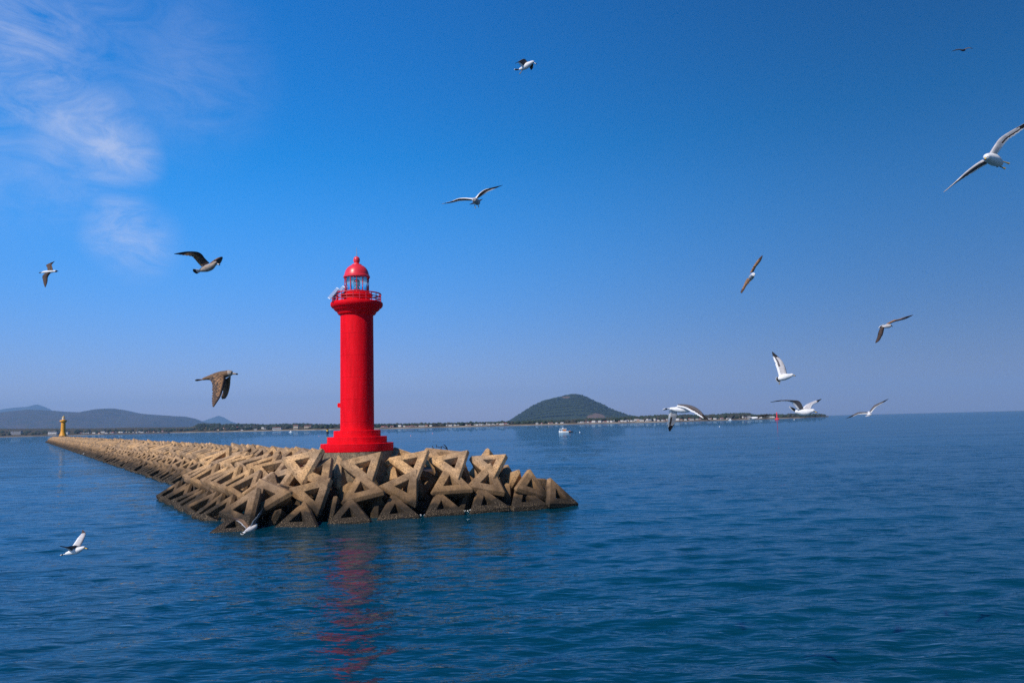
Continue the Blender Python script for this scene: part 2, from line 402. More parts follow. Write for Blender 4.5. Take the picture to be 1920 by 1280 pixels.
zones = [(150, 312, 26, 40, 300, 'small pale house in the village at the foot of the long left hill', 'houses under the left hill'),
         (395, 505, 12, 60, 700, 'small low house on the wooded shore left of the red lighthouse', 'houses on the shore left of the red lighthouse'),
         (712, 812, 26, 60, 420, 'small white house on the low shore just right of the red lighthouse', 'houses on the shore right of the red lighthouse'),
         (838, 952, 34, 60, 380, 'small white house on the shore left of the conical hill', 'houses left of the conical hill'),
         (1000, 1060, 6, 20, 80, 'small house at the waterside foot of the conical hill', 'houses at the foot of the conical hill'),
         (1080, 1250, 52, 30, 200, 'small white house packed along the beach right of the conical hill', 'houses right of the conical hill'),
         (1262, 1450, 34, 30, 220, 'small pale house under the wooded point at the right end of the far shore', 'houses under the wooded point')]
for x0, x1, n, d0, d1, lab, grp in zones:
    for i in range(n):
        x = x0 + (x1 - x0) * (i + random.uniform(.1, .9)) / n; Y = shore(x) + random.uniform(d0, d1)
        o = random.choice(protos).copy(); COL.objects.link(o)
        sc = random.uniform(.55, 1.1) * (1.1 if shore(x) > 2000 else .72)
        o.location = (P(x, 700, 1000).x / 1000 * Y, Y, coast_z(x, Y) - .3); o.rotation_euler[2] = random.uniform(-.6, .6) - .1; o.scale = (sc,) * 3
        tag(o, lab, 'house', grp)
def big_building(x, Y, wd, ht, floors, wall, roof, label, step=0):
    p = P(x, 700, 1000).x / 1000 * Y; z = coast_z(x, Y) - .5
    t = empty('building', (p, Y, z)); tag(t, label, 'building')
    b = MB(); b.box((p, Y, z + ht / 2), (wd, 12, ht)); b.build('wall', wall, t)
    b = MB(); b.box((p, Y, z + ht + .4), (wd + 1.5, 13.5, .8)); b.build('roof', roof, t)
    b = MB()
    for j in range(floors): b.box((p, Y - 6.1, z + (j + .55) * ht / floors), (wd * .93, .3, ht / floors * .38))
    b.build('window', wnm, t)
big_building(104, 2450, 26, 11, 2, hw, rgm, 'wide white two-storey building on the far shore left of the yellow lighthouse')
big_building(127, 2440, 20, 9, 2, hw, rgm, 'low white building on the far shore right behind the yellow lighthouse')
big_building(36, 2700, 34, 12, 3, hg, rgm, 'grey block on the far left shore below the long hill')
big_building(521, 2050, 22, 6, 1, hw, rr, 'long white building with a red roof on the far shore between two lighthouses')
big_building(556, 2080, 12, 10, 2, hc, rr, 'taller cream building with a red roof on the shore left of the red lighthouse')
big_building(578, 2120, 18, 8, 2, hc, rr, 'wide cream building with red roof nearest the red lighthouse on its left side')
# low dark mole before the village
b = MB()
q0 = P(195, 812, 2150); q1 = P(318, 811, 2150)
b.add([(q0.x, 2140, -1), (q1.x, 2140, -1), (q1.x, 2160, -1), (q0.x, 2160, -1), (q0.x + 4, 2144, 3.5), (q1.x - 4, 2144, 3), (q1.x - 4, 2156, 3), (q0.x + 4, 2156, 3.5)],
      [(3, 2, 1, 0), (4, 5, 6, 7), (0, 1, 5, 4), (1, 2, 6, 5), (2, 3, 7, 6), (3, 0, 4, 7)])
tag(b.build('mole', mat('mole_rock', (.07, .06, .055), rough=1)), 'low dark mole on the water before the village at the left hill', 'mole')

# ------------------------------------------------------------------ breakwater core
LH = P(670, 845, 56.0)                   # red lighthouse foot
ZP = LH.z                                # platform top
AX = Vector((-.534, .8455, 0)).normalized(); NL = Vector((-AX.y, AX.x, 0)); NL = -NL if NL.x > 0 else NL
O0 = Vector((LH.x, LH.y, 0))
def bw(a, n, z=0): return O0 + AX * a + NL * n + Vector((0, 0, z))
def concrete(name, base, dark, wet=True):
    m = bpy.data.materials.new(name); m.use_nodes = True
    t = m.node_tree; b = t.nodes['Principled BSDF']; nn = t.nodes.new; L = t.links.new
    b.inputs['Roughness'].default_value = .85; b.inputs['Specular IOR Level'].default_value = .3
    g = nn('ShaderNodeNewGeometry'); oi = nn('ShaderNodeObjectInfo')
    n = nn('ShaderNodeTexNoise'); n.inputs['Scale'].default_value = 1.6; n.inputs['Detail'].default_value = 9; n.inputs['Roughness'].default_value = .72
    L(g.outputs['Position'], n.inputs['Vector'])
    cr = nn('ShaderNodeValToRGB'); e = cr.color_ramp.elements; e[0].position = .34; e[1].position = .62
    e[0].color = (*dark, 1); e[1].color = (*base, 1); L(n.outputs[0], cr.inputs[0])
    hv = nn('ShaderNodeHueSaturation'); L(cr.outputs[0], hv.inputs['Color'])
    mr = nn('ShaderNodeMapRange'); mr.inputs['To Min'].default_value = .78; mr.inputs['To Max'].default_value = 1.16; L(oi.outputs['Random'], mr.inputs['Value']); L(mr.outputs[0], hv.inputs['Value'])
    # broad weathering patches
    wb_ = nn('ShaderNodeTexNoise'); wb_.inputs['Scale'].default_value = .42; wb_.inputs['Detail'].default_value = 4; L(g.outputs['Position'], wb_.inputs['Vector'])
    wr = nn('ShaderNodeMapRange'); wr.inputs['From Min'].default_value = .35; wr.inputs['From Max'].default_value = .62; wr.inputs['To Min'].default_value = .55; wr.inputs['To Max'].default_value = 1.05; L(wb_.outputs[0], wr.inputs['Value'])
    mlt = nn('ShaderNodeMath'); mlt.operation = 'MULTIPLY'; L(mr.outputs[0], mlt.inputs[0]); L(wr.outputs[0], mlt.inputs[1]); L(mlt.outputs[0], hv.inputs['Value'])
    sm = nn('ShaderNodeMapRange'); sm.inputs['From Min'].default_value = .35; sm.inputs['From Max'].default_value = .6; sm.inputs['To Min'].default_value = .85; sm.inputs['To Max'].default_value = 1.05; L(wb_.outputs[0], sm.inputs['Value']); L(sm.outputs[0], hv.inputs['Saturation'])
    # dark speckles / pits
    v = nn('ShaderNodeTexNoise'); v.inputs['Scale'].default_value = 14; v.inputs['Detail'].default_value = 3; L(g.outputs['Position'], v.inputs['Vector'])
    m2 = nn('ShaderNodeMapRange'); m2.inputs['From Min'].default_value = .36; m2.inputs['From Max'].default_value = .46; L(v.outputs[0], m2.inputs['Value'])
    mxa = nn('ShaderNodeMix'); mxa.data_type = 'RGBA'; L(m2.outputs[0], mxa.inputs['Factor']); mxa.inputs[6].default_value = (dark[0] * .6, dark[1] * .6, dark[2] * .6, 1); L(hv.outputs[0], mxa.inputs[7])
    # splash zone: algae and weed by height above the sea
    sx = nn('ShaderNodeSeparateXYZ'); L(g.outputs['Position'], sx.inputs[0])
    nz = nn('ShaderNodeTexNoise'); nz.inputs['Scale'].default_value = .9; nz.inputs['Detail'].default_value = 7; L(g.outputs['Position'], nz.inputs['Vector'])
    ad = nn('ShaderNodeMath'); ad.operation = 'MULTIPLY_ADD'; L(nz.outputs[0], ad.inputs[0]); ad.inputs[1].default_value = -2.2; L(sx.outputs['Z'], ad.inputs[2])
    r1 = nn('ShaderNodeMapRange'); r1.inputs['From Min'].default_value = -.4; r1.inputs['From Max'].default_value = 2.0; L(ad.outputs[0], r1.inputs['Value'])
    alg = nn('ShaderNodeValToRGB'); ee = alg.color_ramp.elements; ee[0].position = .0; ee[1].position = .8
    ee[0].color = (.022, .015, .008, 1); ee[1].color = (.13, .066, .024, 1); L(r1.outputs[0], alg.inputs[0])
    mb_ = nn('ShaderNodeMix'); mb_.data_type = 'RGBA'; L(r1.outputs[0], mb_.inputs['Factor']); L(alg.outputs[0], mb_.inputs[6]); L(mxa.outputs[2], mb_.inputs[7])
    L(mb_.outputs[2], b.inputs['Base Color'])
    # barnacle band near the water: coarse pale speckle
    vo = nn('ShaderNodeTexVoronoi'); vo.inputs['Scale'].default_value = 16; L(g.outputs['Position'], vo.inputs['Vector'])
    r2 = nn('ShaderNodeMapRange'); r2.inputs['From Min'].default_value = .30; r2.inputs['From Max'].default_value = .18; L(vo.outputs['Distance'], r2.inputs['Value'])
    r3 = nn('ShaderNodeMapRange'); r3.inputs['From Min'].default_value = -.3; r3.inputs['From Max'].default_value = -1.0; L(ad.outputs[0], r3.inputs['Value'])
    pr = nn('ShaderNodeMath'); pr.operation = 'MULTIPLY'; L(r2.outputs[0], pr.inputs[0]); L(r3.outputs[0], pr.inputs[1])
    mc = nn('ShaderNodeMix'); mc.data_type = 'RGBA'; L(pr.outputs[0], mc.inputs['Factor']); L(mb_.outputs[2], mc.inputs[6]); mc.inputs[7].default_value = (.34, .25, .15, 1)
    L(mc.outputs[2], b.inputs['Base Color'])
    bp = nn('ShaderNodeBump'); bp.inputs['Strength'].default_value = .6; bp.inputs['Distance'].default_value = .05
    n3 = nn('ShaderNodeTexNoise'); n3.inputs['Scale'].default_value = 9; n3.inputs['Detail'].default_value = 6; L(g.outputs['Position'], n3.inputs['Vector']); L(n3.outputs[0], bp.inputs['Height'])
    L(bp.outputs[0], b.inputs['Normal'])
    return m
CONC = concrete('block_concrete', (.64, .395, .195), (.27, .165, .082))
CORE = concrete('core_concrete_gap_shade', (.03, .025, .02), (.012, .01, .008))  # near-black tone paints the deep shade of the gaps between blocks
PLAT = concrete('platform_concrete', (.36, .27, .17), (.10, .075, .05))

bwt = empty('breakwater', (O0.x, O0.y, 0)); tag(bwt, 'long stone breakwater core, darkened as gap shade, and walkway under the concrete blocks', 'breakwater')
def core_strip(stations):
    b = MB(); vs = []
    for a, nl, nr_, zt in stations:
        for n, z in ((nl - .9, -3.0), (nl - 3.4 if zt > 2 else nl - 1.5, zt * .40), (nl - 5.2 if nl > 8 else nl - 4.4, zt), (-nr_ + 3.6, zt), (-nr_ + .5, -3.0)):
            vs.append(bw(a, n, z))
    k = 5; fs = []
    for i in range(len(stations) - 1):
        for j in range(k):
            j2 = (j + 1) % k; fs.append((i * k + j, (i + 1) * k + j, (i + 1) * k + j2, i * k + j2))
    fs.append(tuple(range(k))); fs.append(tuple((len(stations) - 1) * k + i for i in reversed(range(k))))
    b.add(vs, fs); return b
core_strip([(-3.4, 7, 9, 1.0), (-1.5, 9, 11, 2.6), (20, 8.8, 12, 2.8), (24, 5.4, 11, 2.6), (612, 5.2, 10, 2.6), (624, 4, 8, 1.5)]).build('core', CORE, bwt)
b = MB(); b.lathe((LH.x, LH.y, 0), [(2.75, 1.0), (2.62, ZP - .02)], n=48); b.build('platform', PLAT, bwt)
b = MB()
p = [bw(3, -.2), bw(3, -4.0), bw(612, -4.0), bw(612, -.2)]
b.add([(q.x, q.y, 2.4) for q in p] + [(q.x, q.y, 3.25) for q in p], [(3, 2, 1, 0), (4, 5, 6, 7), (0, 1, 5, 4), (1, 2, 6, 5), (2, 3, 7, 6), (3, 0, 4, 7)])
b.build('walkway', mat('walkway_concrete', (.13, .12, .11), rough=.9, noise_amt=.4, nscale=.8), bwt)

# ------------------------------------------------------------------ hollow tetrahedral wave-breaking block
def block_mesh(L_=3.55, bev=.25, hole=.30, cav=.20, detail=True):
    h = L_ * math.sqrt(2 / 3); Rr = L_ / math.sqrt(3)
    V = [Vector((Rr * math.cos(R(90 + 120 * i)), Rr * math.sin(R(90 + 120 * i)), 0)) for i in range(3)] + [Vector((0, 0, -h))]
    C0 = Vector((0, 0, -h / 4)); C = [C0 + (v - C0) * cav for v in V]
    faces = [(0, 1, 2), (0, 3, 1), (1, 3, 2), (2, 3, 0)]
    bm = bmesh.new(); bv = [bm.verts.new(v) for v in V]; bc = [bm.verts.new(v) for v in C]
    for f in faces:
        cen = sum((V[i] for i in f), Vector()) / 3
        H = {i: bm.verts.new(cen + (V[i] - cen) * hole) for i in f}
        for a in range(3):
            i, j = f[a], f[(a + 1) % 3]
            bm.faces.new((bv[i], bv[j], H[j], H[i])); bm.faces.new((H[i], H[j], bc[j], bc[i]))
    bmesh.ops.recalc_face_normals(bm, faces=bm.faces)
    bm.edges.ensure_lookup_table()
    oe = [e for e in bm.edges if e.verts[0] in bv and e.verts[1] in bv]
    bmesh.ops.bevel(bm, geom=oe, offset=bev, segments=1, affect='EDGES', profile=.5)
    if detail:
        se = [e for e in bm.edges if len(e.link_faces) == 2 and e.calc_face_angle() > R(18)]
        bmesh.ops.bevel(bm, geom=se, offset=.022, segments=1, affect='EDGES', profile=.6)
    me = bpy.data.meshes.new('tetrahedral_block'); bm.to_mesh(me); bm.free(); me.materials.append(CONC)
    return me
TM = [block_mesh(3.4, .25, .44, .31), block_mesh(3.4, .22, .46, .33), block_mesh(3.4, .28, .42, .29)]
BM = [block_mesh(), block_mesh(3.55, .28, .285, .19), block_mesh(3.55, .22, .32, .21)]
def pose(nrm, spin_dir):
    z = Vector(nrm).normalized(); y = Vector(spin_dir); y = (y - z * y.dot(z)).normalized(); x = y.cross(z)
    return Matrix((x, y, z)).transposed()
BLOCKS = []
def put_block(loc, rot3, label=None, grp=None, name='tetrahedral_block', me=None, sc=1.0):
    BLOCKS.append([Vector(loc), rot3, label, grp, me or random.choice(BM), sc])

# head: blocks whose front face is read from its three corners
E1 = Vector((25.5, 10.0, 0)).normalized(); M1 = Vector((-E1.y, E1.x, 0)); W0 = Vector((-9.6, 49.6, 0))
def on_slope(x, y, push=0.0, k=1.12):
    d = (fw * F + rt * (x - 960) - up * (y - 640)).normalized()
    # z = k*s - .3 with s = (p-W0).M1
    A = d.z - k * d.dot(M1); B = -.3 + k * (CAM - W0).dot(M1) - CAM.z
    t = B / A
    return CAM + d * t + M1 * push
_n = []
for yaw in range(-84, 85, 6):
    for tl in range(2, 84, 5):
        _n.append((math.cos(R(tl)) * math.sin(R(yaw)), -math.cos(R(tl)) * math.cos(R(yaw)), math.sin(R(tl))))
_n = np.array(_n)
def fit_block(tri, L_=2.62, pmat=None):
    tri = np.array(tri, float); c = tri.mean(0); cen = on_slope(*c)
    T = tri - c
    best = None; depth = (cen - CAM).dot(fw); s = F / depth
    rtn, upn = np.array(rt), np.array(up)
    for n in _n:
        a = np.cross(n, (0, 0, 1)); a /= np.linalg.norm(a); bb = np.cross(a, n)
        bb = bb if bb[2] > 0 else -bb
        th = np.radians(np.arange(0, 360, 4))
        q = []
        for k in range(3):
            t_ = th + k * 2 * math.pi / 3
            v = np.outer(np.cos(t_), a) + np.outer(np.sin(t_), bb)
            v *= L_ / math.sqrt(3); q.append(np.stack([v @ rtn * s, -(v @ upn) * s], -1))
        q = np.stack(q, 1)
        for order in ((0, 1, 2), (0, 2, 1)):
            e = ((q[:, list(order)] - T[None]) ** 2).sum((1, 2)) + 25 * max(0, .25 - n[2]) * 10
            k = int(e.argmin())
            if best is None or e[k] < best[0]:
                t_ = th[k]; best = (e[k], n, np.cos(t_) * a + np.sin(t_) * bb)
    return cen, pose(best[1], best[2]), best[0]
HEAD = [
 # top row
 ([(529, 859.5), (595, 843), (576, 897)], 'big sunlit block at the left end of the top row, level with the red base'),
 ([(553.6, 878.7), (612.2, 860.9), (620.4, 902.4)], 'sunlit block pointing down, just below and left of the red lighthouse base'),
 ([(643.4, 863.8), (707.2, 852), (698.3, 903.2)], 'block pointing down directly under the middle of the red lighthouse'),
 ([(733.8, 858.8), (796.9, 846.9), (782.5, 888.8)], 'pale block pointing down, first to the right of the red lighthouse base'),
 ([(811.9, 858.8), (871.9, 848.8), (858.8, 887.5)], 'pale block pointing down below the black driftwood branches'),
 ([(884.4, 856.3), (948, 854.4), (927.5, 885)], 'block with a level top edge at the right end of the top row'),
 # middle row
 ([(474, 904), (548, 920), (477, 958)], 'weathered block with its point to the right, above the gull that skims the water'),
 ([(543.8, 915.6), (614.6, 899), (602, 958)], 'large pitted block pointing down in the middle row left of the lighthouse axis'),
 ([(667, 888), (648, 934), (719, 918.8)], 'middle row block with its point up, straight under the lighthouse'),
 ([(716, 910), (777, 886), (781, 937.5)], 'middle row block tipped over to the lower right under the edge of the red base'),
 ([(839, 878), (815.6, 915), (882.5, 913.8)], 'middle row block with its point up and a dark level underside'),
 ([(919.8, 872), (878.8, 908), (946, 920)], 'middle row block with its point up and a clean triangular opening near the right end'),
 ([(996, 886), (971, 909), (1030, 930)], 'brown block with its point up, second block from the right tip'),
 ([(1043, 907), (1035, 938), (1071, 936)], 'dark wet block at the very right tip of the breakwater'),
 # waterline row
 ([(410.4, 960.4), (472.9, 918.8), (474, 976)], 'dark brown block with its point to the left, leftmost on the front of the head'),
 ([(560, 945.5), (521.6, 986), (596, 980)], 'half sunken block with its point up, first at the waterline right of the skimming gull'),
 ([(649.3, 938), (628.5, 978), (685, 971)], 'half sunken block at the waterline right above the red reflection'),
 ([(735, 934), (718.8, 968), (777.5, 963)], 'half sunken block at the waterline, third from the left of that row'),
 ([(822.5, 925.6), (810, 961), (861, 956)], 'half sunken block at the waterline with white foam at its foot'),
 ([(903, 918), (892, 953), (945, 947)], 'half sunken block at the waterline, second last before the right tip'),
 ([(975, 914), (967.5, 946), (1020, 942)], 'half sunken speckled block at the waterline, last but the tip block'),
 # left foot
 ([(395, 992), (427, 968), (492, 990)], 'low barnacled block almost sunken at the left corner of the head'),
]
for tri, lab in HEAD:
    cen, rot, err = fit_block(tri)
    put_block(cen, rot, lab)
# second layer showing in the gaps
GAPS = [((628, 872), 60, 'ridge shaped block wedged between two top row blocks left of the lighthouse foot'),
        ((727, 872), -30, 'ridge shaped block wedged right below the right edge of the red base'),
        ((805, 885), 20, 'shaded block leaning in the gap left of the driftwood'),
        ((880, 880), 75, 'shaded block leaning in the gap right of the driftwood'),
        ((955, 895), 10, 'shaded block standing in the right flank, its ridge catching the sun'),
        ((972, 893), -40, 'dark pointed block against the open water near the right tip'),
        ((1024, 905), 30, 'small dark block behind the last two at the right tip'),
        ((505, 905), -60, 'block lying low between the left top row and the weathered middle block'),
        ((528, 885), 15, 'plate like block in shade under the left end of the top row'),
        ((632, 925), 40, 'block deep in the black gap left of the lighthouse axis'),
        ((702, 925), 80, 'block deep in the black gap under the lighthouse'),
        ((795, 918), -15, 'dark block in the gap below the first pale blocks'),
        ((866, 930), 35, 'stubby block showing behind the foam at the waterline'),
        ((948, 932), 65, 'stubby block between the last half sunken ones'),
        ((613, 962), -35, 'stub of a block just above the water left of the red reflection'),
        ((698, 960), 50, 'stub of a block just above the water right of the red reflection'),
        ((790, 950), 5, 'stub of a block with a chamfered end at the waterline'),
        ((500, 965), -75, 'tilted slab like block behind the wings of the skimming gull'),
        ((760, 846), 100, 'flat lying block on the crest immediately right of the lighthouse'),
        ((838, 850), 125, 'flat lying block on the crest beneath the branches'),
        ((908, 852), 45, 'pyramid tip of a block rising behind the right end of the top row'),
        ((560, 925), 20, 'block in shade behind the pitted middle row block'),
        ((745, 915), 55, 'block in shade behind the tipped middle row block'),
        ((665, 862), 95, 'block whose point rises against the concrete platform'),
        ((700, 858), -5, 'small peak of a block right before the platform wall')]
for i, ((x, y), sp_, lab) in enumerate(GAPS):
    cen = on_slope(x, y, push=1.5 if y > 870 else 1.1) + Vector((0, 0, -.55))
    rr_ = random.Random(i * 7 + 3)
    if 'flat lying' in lab: n = Vector((.1, -.35, 1)); cen.z = min(cen.z + .7, ZP - .35)
    else:
        if 'pyramid' in lab: cen.z -= .55
        n = Vector((rr_.choice((-1, 1)) * rr_.uniform(.5, 1.1), -.7, rr_.uniform(.2, .7)))
    put_block(cen, pose(n, Vector((math.cos(R(sp_)), .2, math.sin(R(sp_))))), lab)

# flank and trunk rows
def row(a0, a1, pitch, n, z, tilt, label, grp, spin=90, jit=.12, alt=False, side=1, lean=.55):
    a = a0; i = 0
    while a < a1:
        nm = NL * side * math.cos(R(tilt)) + Vector((0, 0, math.sin(R(tilt))))
        nm = nm + AX * (random.uniform(-jit, jit) - lean) + Vector((0, 0, random.uniform(-jit, jit)))
        upv = Vector((0, 0, 1)).cross(AX); s = spin + (180 if (alt and i % 2) else 0) + random.uniform(-9, 9)
        tdir = Vector((0, 0, 1)) * math.sin(R(s)) * math.cos(R(tilt)) - NL * side * math.sin(R(s)) * math.sin(R(tilt)) + AX * math.cos(R(s))
        if random.random() < .10: nm = nm + AX * random.uniform(-.7, .9); tdir = tdir + AX * random.uniform(-1, 1)
        put_block(bw(a + random.uniform(-.15, .15), n + random.uniform(-.12, .12), z + random.uniform(-.10, .10)), pose(nm, tdir), label, grp, me=random.choice(TM) if n > 0 else None)
        a += pitch * random.uniform(.94, 1.06); i += 1
G = 'wave-breaking blocks along the left flank of the breakwater'
# wide head, left flank
row(1.5, 22, 2.5, 9.3, .45, 42, 'brown slanting block of the waterline row on the left side of the head', 'lowest row of blocks on the left of the head')
row(2.5, 23, 2.55, 7.3, 2.15, 46, 'slanting block of the second row on the left side of the head', 'second row of blocks on the left of the head', alt=False)
row(3.5, 24, 2.4, 5.2, 3.25, 58, 'pale block of the upper row left of the lighthouse', 'upper row of blocks left of the lighthouse', spin=90)
row(3.5, 24, 2.6, 2.3, 3.75, 80, 'pale flat block on the crest left of the lighthouse', 'crest blocks left of the lighthouse', spin=20)
# trunk
row(24, 622, 2.55, 5.3, .35, 43, 'brown slanting block of the waterline row on the long trunk of the breakwater', 'waterline row of blocks along the trunk')
row(24, 622, 2.6, 3.8, 1.95, 47, 'pale slanting block of the middle row on the long trunk of the breakwater', 'middle row of blocks along the trunk', alt=True)
row(24.6, 620, 2.7, 2.0, 3.2, 62, 'pale block of the top row on the long trunk of the breakwater', 'top row of blocks along the trunk', spin=80)
row(5, 618, 3.0, -5.2, 3.3, 80, 'flat pale block on the far edge of the breakwater crest', 'blocks along the far edge of the crest', spin=40, side=-1, jit=.16)
# far (right) side of the head, mostly behind the front rows
row(-1, 20, 2.6, -10.5, 1.7, 50, 'block on the shaded far side of the head behind the lighthouse', 'blocks on the far side of the head', side=-1)
row(1, 20, 2.7, -8.2, 2.9, 65, 'block at the far crest edge of the head behind the lighthouse', 'blocks at the far crest edge of the head', side=-1)

def seen(Bk): return (Bk[0] - CAM).length
own = sorted(BLOCKS, key=seen)[:300]; rest = sorted(BLOCKS, key=seen)[300:]
for loc, rot, lab, grp, me, sc in own:
    o = bpy.data.objects.new('tetrahedral_block', me); COL.objects.link(o)
    o.matrix_world = Matrix.Translation(loc) @ rot.to_4x4()
    tag(o, lab, 'concrete block', grp)
LOW = block_mesh(detail=False)
lv = np.array([v.co for v in LOW.vertices]); lf = [tuple(p.vertices) for p in LOW.polygons]
b = MB()
for loc, rot, *_ in rest:
    vv = lv @ np.array(rot).T + np.array(loc); b.add(vv.tolist(), lf)
tag(b.build('far_tetrahedral_blocks', CONC, fixn=False), 'mass of small pale blocks running back to the yellow lighthouse', 'concrete blocks', kind='stuff')

# ------------------------------------------------------------------ red lighthouse
def red_paint():
    m = bpy.data.materials.new('red_paint'); m.use_nodes = True
    t = m.node_tree; b = t.nodes['Principled BSDF']; nn = t.nodes.new; L = t.links.new
    b.inputs['Roughness'].default_value = .6; b.inputs['Specular IOR Level'].default_value = .08
    g = nn('ShaderNodeNewGeometry')
    mp = nn('ShaderNodeMapping'); mp.inputs['Scale'].default_value = (2.2, 2.2, .35); L(g.outputs['Position'], mp.inputs[0])
    n = nn('ShaderNodeTexNoise'); n.inputs['Scale'].default_value = 1.4; n.inputs['Detail'].default_value = 8; n.inputs['Roughness'].default_value = .7; L(mp.outputs[0], n.inputs['Vector'])
    cr = nn('ShaderNodeValToRGB'); e = cr.color_ramp.elements; e[0].position = .3; e[1].position = .7
    e[0].color = (.56, .002, .008, 1); e[1].color = (.86, .004, .014, 1); L(n.outputs[0], cr.inputs[0])
    sx = nn('ShaderNodeSeparateXYZ'); L(g.outputs['Position'], sx.inputs[0])
    # formwork lift joints every 0.9 m
    w_ = nn('ShaderNodeMath'); w_.operation = 'FRACT'; dv = nn('ShaderNodeMath'); dv.operation = 'DIVIDE'; L(sx.outputs['Z'], dv.inputs[0]); dv.inputs[1].default_value = 1.58; L(dv.outputs[0], w_.inputs[0])
    r_ = nn('ShaderNodeMapRange'); r_.inputs['From Min'].default_value = .0; r_.inputs['From Max'].default_value = .018; r_.inputs['To Min'].default_value = .62; L(w_.outputs[0], r_.inputs['Value'])
    hv = nn('ShaderNodeHueSaturation'); L(cr.outputs[0], hv.inputs['Color']); L(r_.outputs[0], hv.inputs['Value'])
    L(hv.outputs[0], b.inputs['Base Color'])
    n2 = nn('ShaderNodeTexNoise'); n2.inputs['Scale'].default_value = 5; n2.inputs['Detail'].default_value = 5
    mp2 = nn('ShaderNodeMapping'); mp2.inputs['Scale'].default_value = (1, 1, 2.6); L(g.outputs['Position'], mp2.inputs[0]); L(mp2.outputs[0], n2.inputs['Vector'])
    ad = nn('ShaderNodeMath'); ad.operation = 'ADD'; L(n2.outputs[0], ad.inputs[0]); L(r_.outputs[0], ad.inputs[1])
    bp = nn('ShaderNodeBump'); bp.inputs['Strength'].default_value = .5; bp.inputs['Distance'].default_value = .035; L(ad.outputs[0], bp.inputs['Height']); L(bp.outputs[0], b.inputs['Normal'])
    return m
RED = red_paint()
RED2 = mat('red_gloss_metal', (.80, .03, .045), rough=.35, noise_amt=.25, nscale=3)
DKR = mat('dark_red_metal', (.60, .015, .03), rough=.45)
GLS = bpy.data.materials.new('lantern_glazing'); GLS.use_nodes = True
gb = GLS.node_tree.nodes['Principled BSDF']; gb.inputs['Base Color'].default_value = (.86, .97, .98, 1); gb.inputs['Transmission Weight'].default_value = 1; gb.inputs['Roughness'].default_value = .02; gb.inputs['IOR'].default_value = 1.08
WHT = mat('white_metal', (.7, .72, .74), rough=.4); STL = mat('steel', (.45, .47, .5), rough=.35, metal=.8)
SOL = mat('solar_cells', (.25, .3, .4), rough=.2); LENS = mat('lens_glass', (.6, .75, .72), rough=.1, metal=.3)
pm = 56 / (F * math.cos(math.atan(.19)))   # metres per px at the lighthouse (approx.)
pm = (P(700, 700, 56.0) - P(640, 700, 56.0)).length / 60
def Z(y): return P(670, y, 56.0).z
c = (LH.x, LH.y, 0)
def px(prof): return [(r * pm, Z(y)) for r, y in prof]
lh = empty('red_lighthouse', (LH.x, LH.y, ZP)); tag(lh, 'tall bright red lighthouse with gallery and domed lantern on the breakwater head', 'lighthouse')
b = MB(); b.lathe(c, px([(66.2, 845), (66.5, 844), (66.5, 831.2), (65.9, 830.4), (54.6, 830.2), (54.6, 818.9), (54.0, 818.2), (43, 818), (43, 807), (42.4, 806.4), (31, 806.2)]), n=96); b.build('stepped_base', RED, lh, smooth=True, autos=30)
b = MB(); b.lathe(c, px([(31.0, 806.3), (30.6, 591.5), (30.6, 588.5)]), n=96); b.build('tower', RED, lh, smooth=True, autos=30)
b = MB(); b.lathe(c, px([(30.7, 591), (34.5, 589.6), (36.5, 586), (36.8, 583.6), (40, 583), (42.5, 580.5), (43.2, 577.6), (46, 577.2), (48.3, 574.5), (48.8, 571), (48.3, 568.4), (47.2, 567.4), (22, 567.2)]), n=96); b.build('gallery', RED, lh, smooth=True, autos=35)
b = MB(); b.lathe(c, px([(24.6, 567.3), (24.6, 557.5), (28.6, 556.6), (29.8, 554.8), (29.6, 552.4), (27.5, 550.6), (23.5, 549.5), (23.2, 546.6)]), n=72); b.build('lantern_base', RED, lh, smooth=True, autos=35)
b = MB(); b.lathe(c, px([(22.2, 546.7), (22.2, 521)]), n=48, cap=False); lg = b.build('lantern_glass', GLS, lh, smooth=True)
so_ = lg.modifiers.new('thickness', 'SOLIDIFY'); so_.thickness = .012
for i in range(12):
    a = 2 * math.pi * (i + .35) / 12; x, y = c[0] + 22.5 * pm * math.cos(a), c[1] + 22.5 * pm * math.sin(a)
    b = MB(); b.box((x, y, (Z(546.8) + Z(520.8)) / 2), (.04, .04, Z(520.8) - Z(546.8)), rot=a); b.build('glazing_bar', DKR, lh)
b = MB(); b.lathe(c, px([(24.0, 521.6), (24.9, 520.6), (24.9, 518), (23.2, 516.6), (22.6, 513), (20.8, 507.5), (17.5, 502.5), (13, 499), (9.2, 497.4)]), n=72); dm = b.build('dome_roof', RED2, lh, smooth=True, autos=40)
b = MB()
for i in range(10):
    a = 2 * math.pi * i / 10
    b.tube([(c[0] + r * pm * math.cos(a), c[1] + r * pm * math.sin(a), Z(y)) for r, y in ((23.3, 516.4), (22.8, 513), (21, 507.3), (17.7, 502.2), (13.1, 498.7), (9.5, 497.2))], .018, n=5)
b.build('roof_seam', RED2, dm).location = (0, 0, 0)
for i in range(8):
    a = 2 * math.pi * (i + .3) / 8
    b = MB(); b.tube([(c[0] + r * pm * math.cos(a), c[1] + r * pm * math.sin(a), Z(y)) for r, y in ((17.2, 503), (19.6, 501.2))], .09, n=10)
    b.build('roof_vent', DKR, dm).location = (0, 0, 0)
for o in dm.children:
    for v in o.data.vertices: pass
b = MB(); b.lathe(c, px([(9.2, 498), (9.4, 496.2), (7.6, 495.4), (5.2, 494.6), (4.2, 493.4), (5.2, 491.8), (6.1, 489), (6.1, 486), (5.0, 483), (3.0, 481.4), (.6, 480.9)]), n=40); b.build('ball_finial', RED2, lh, smooth=True)
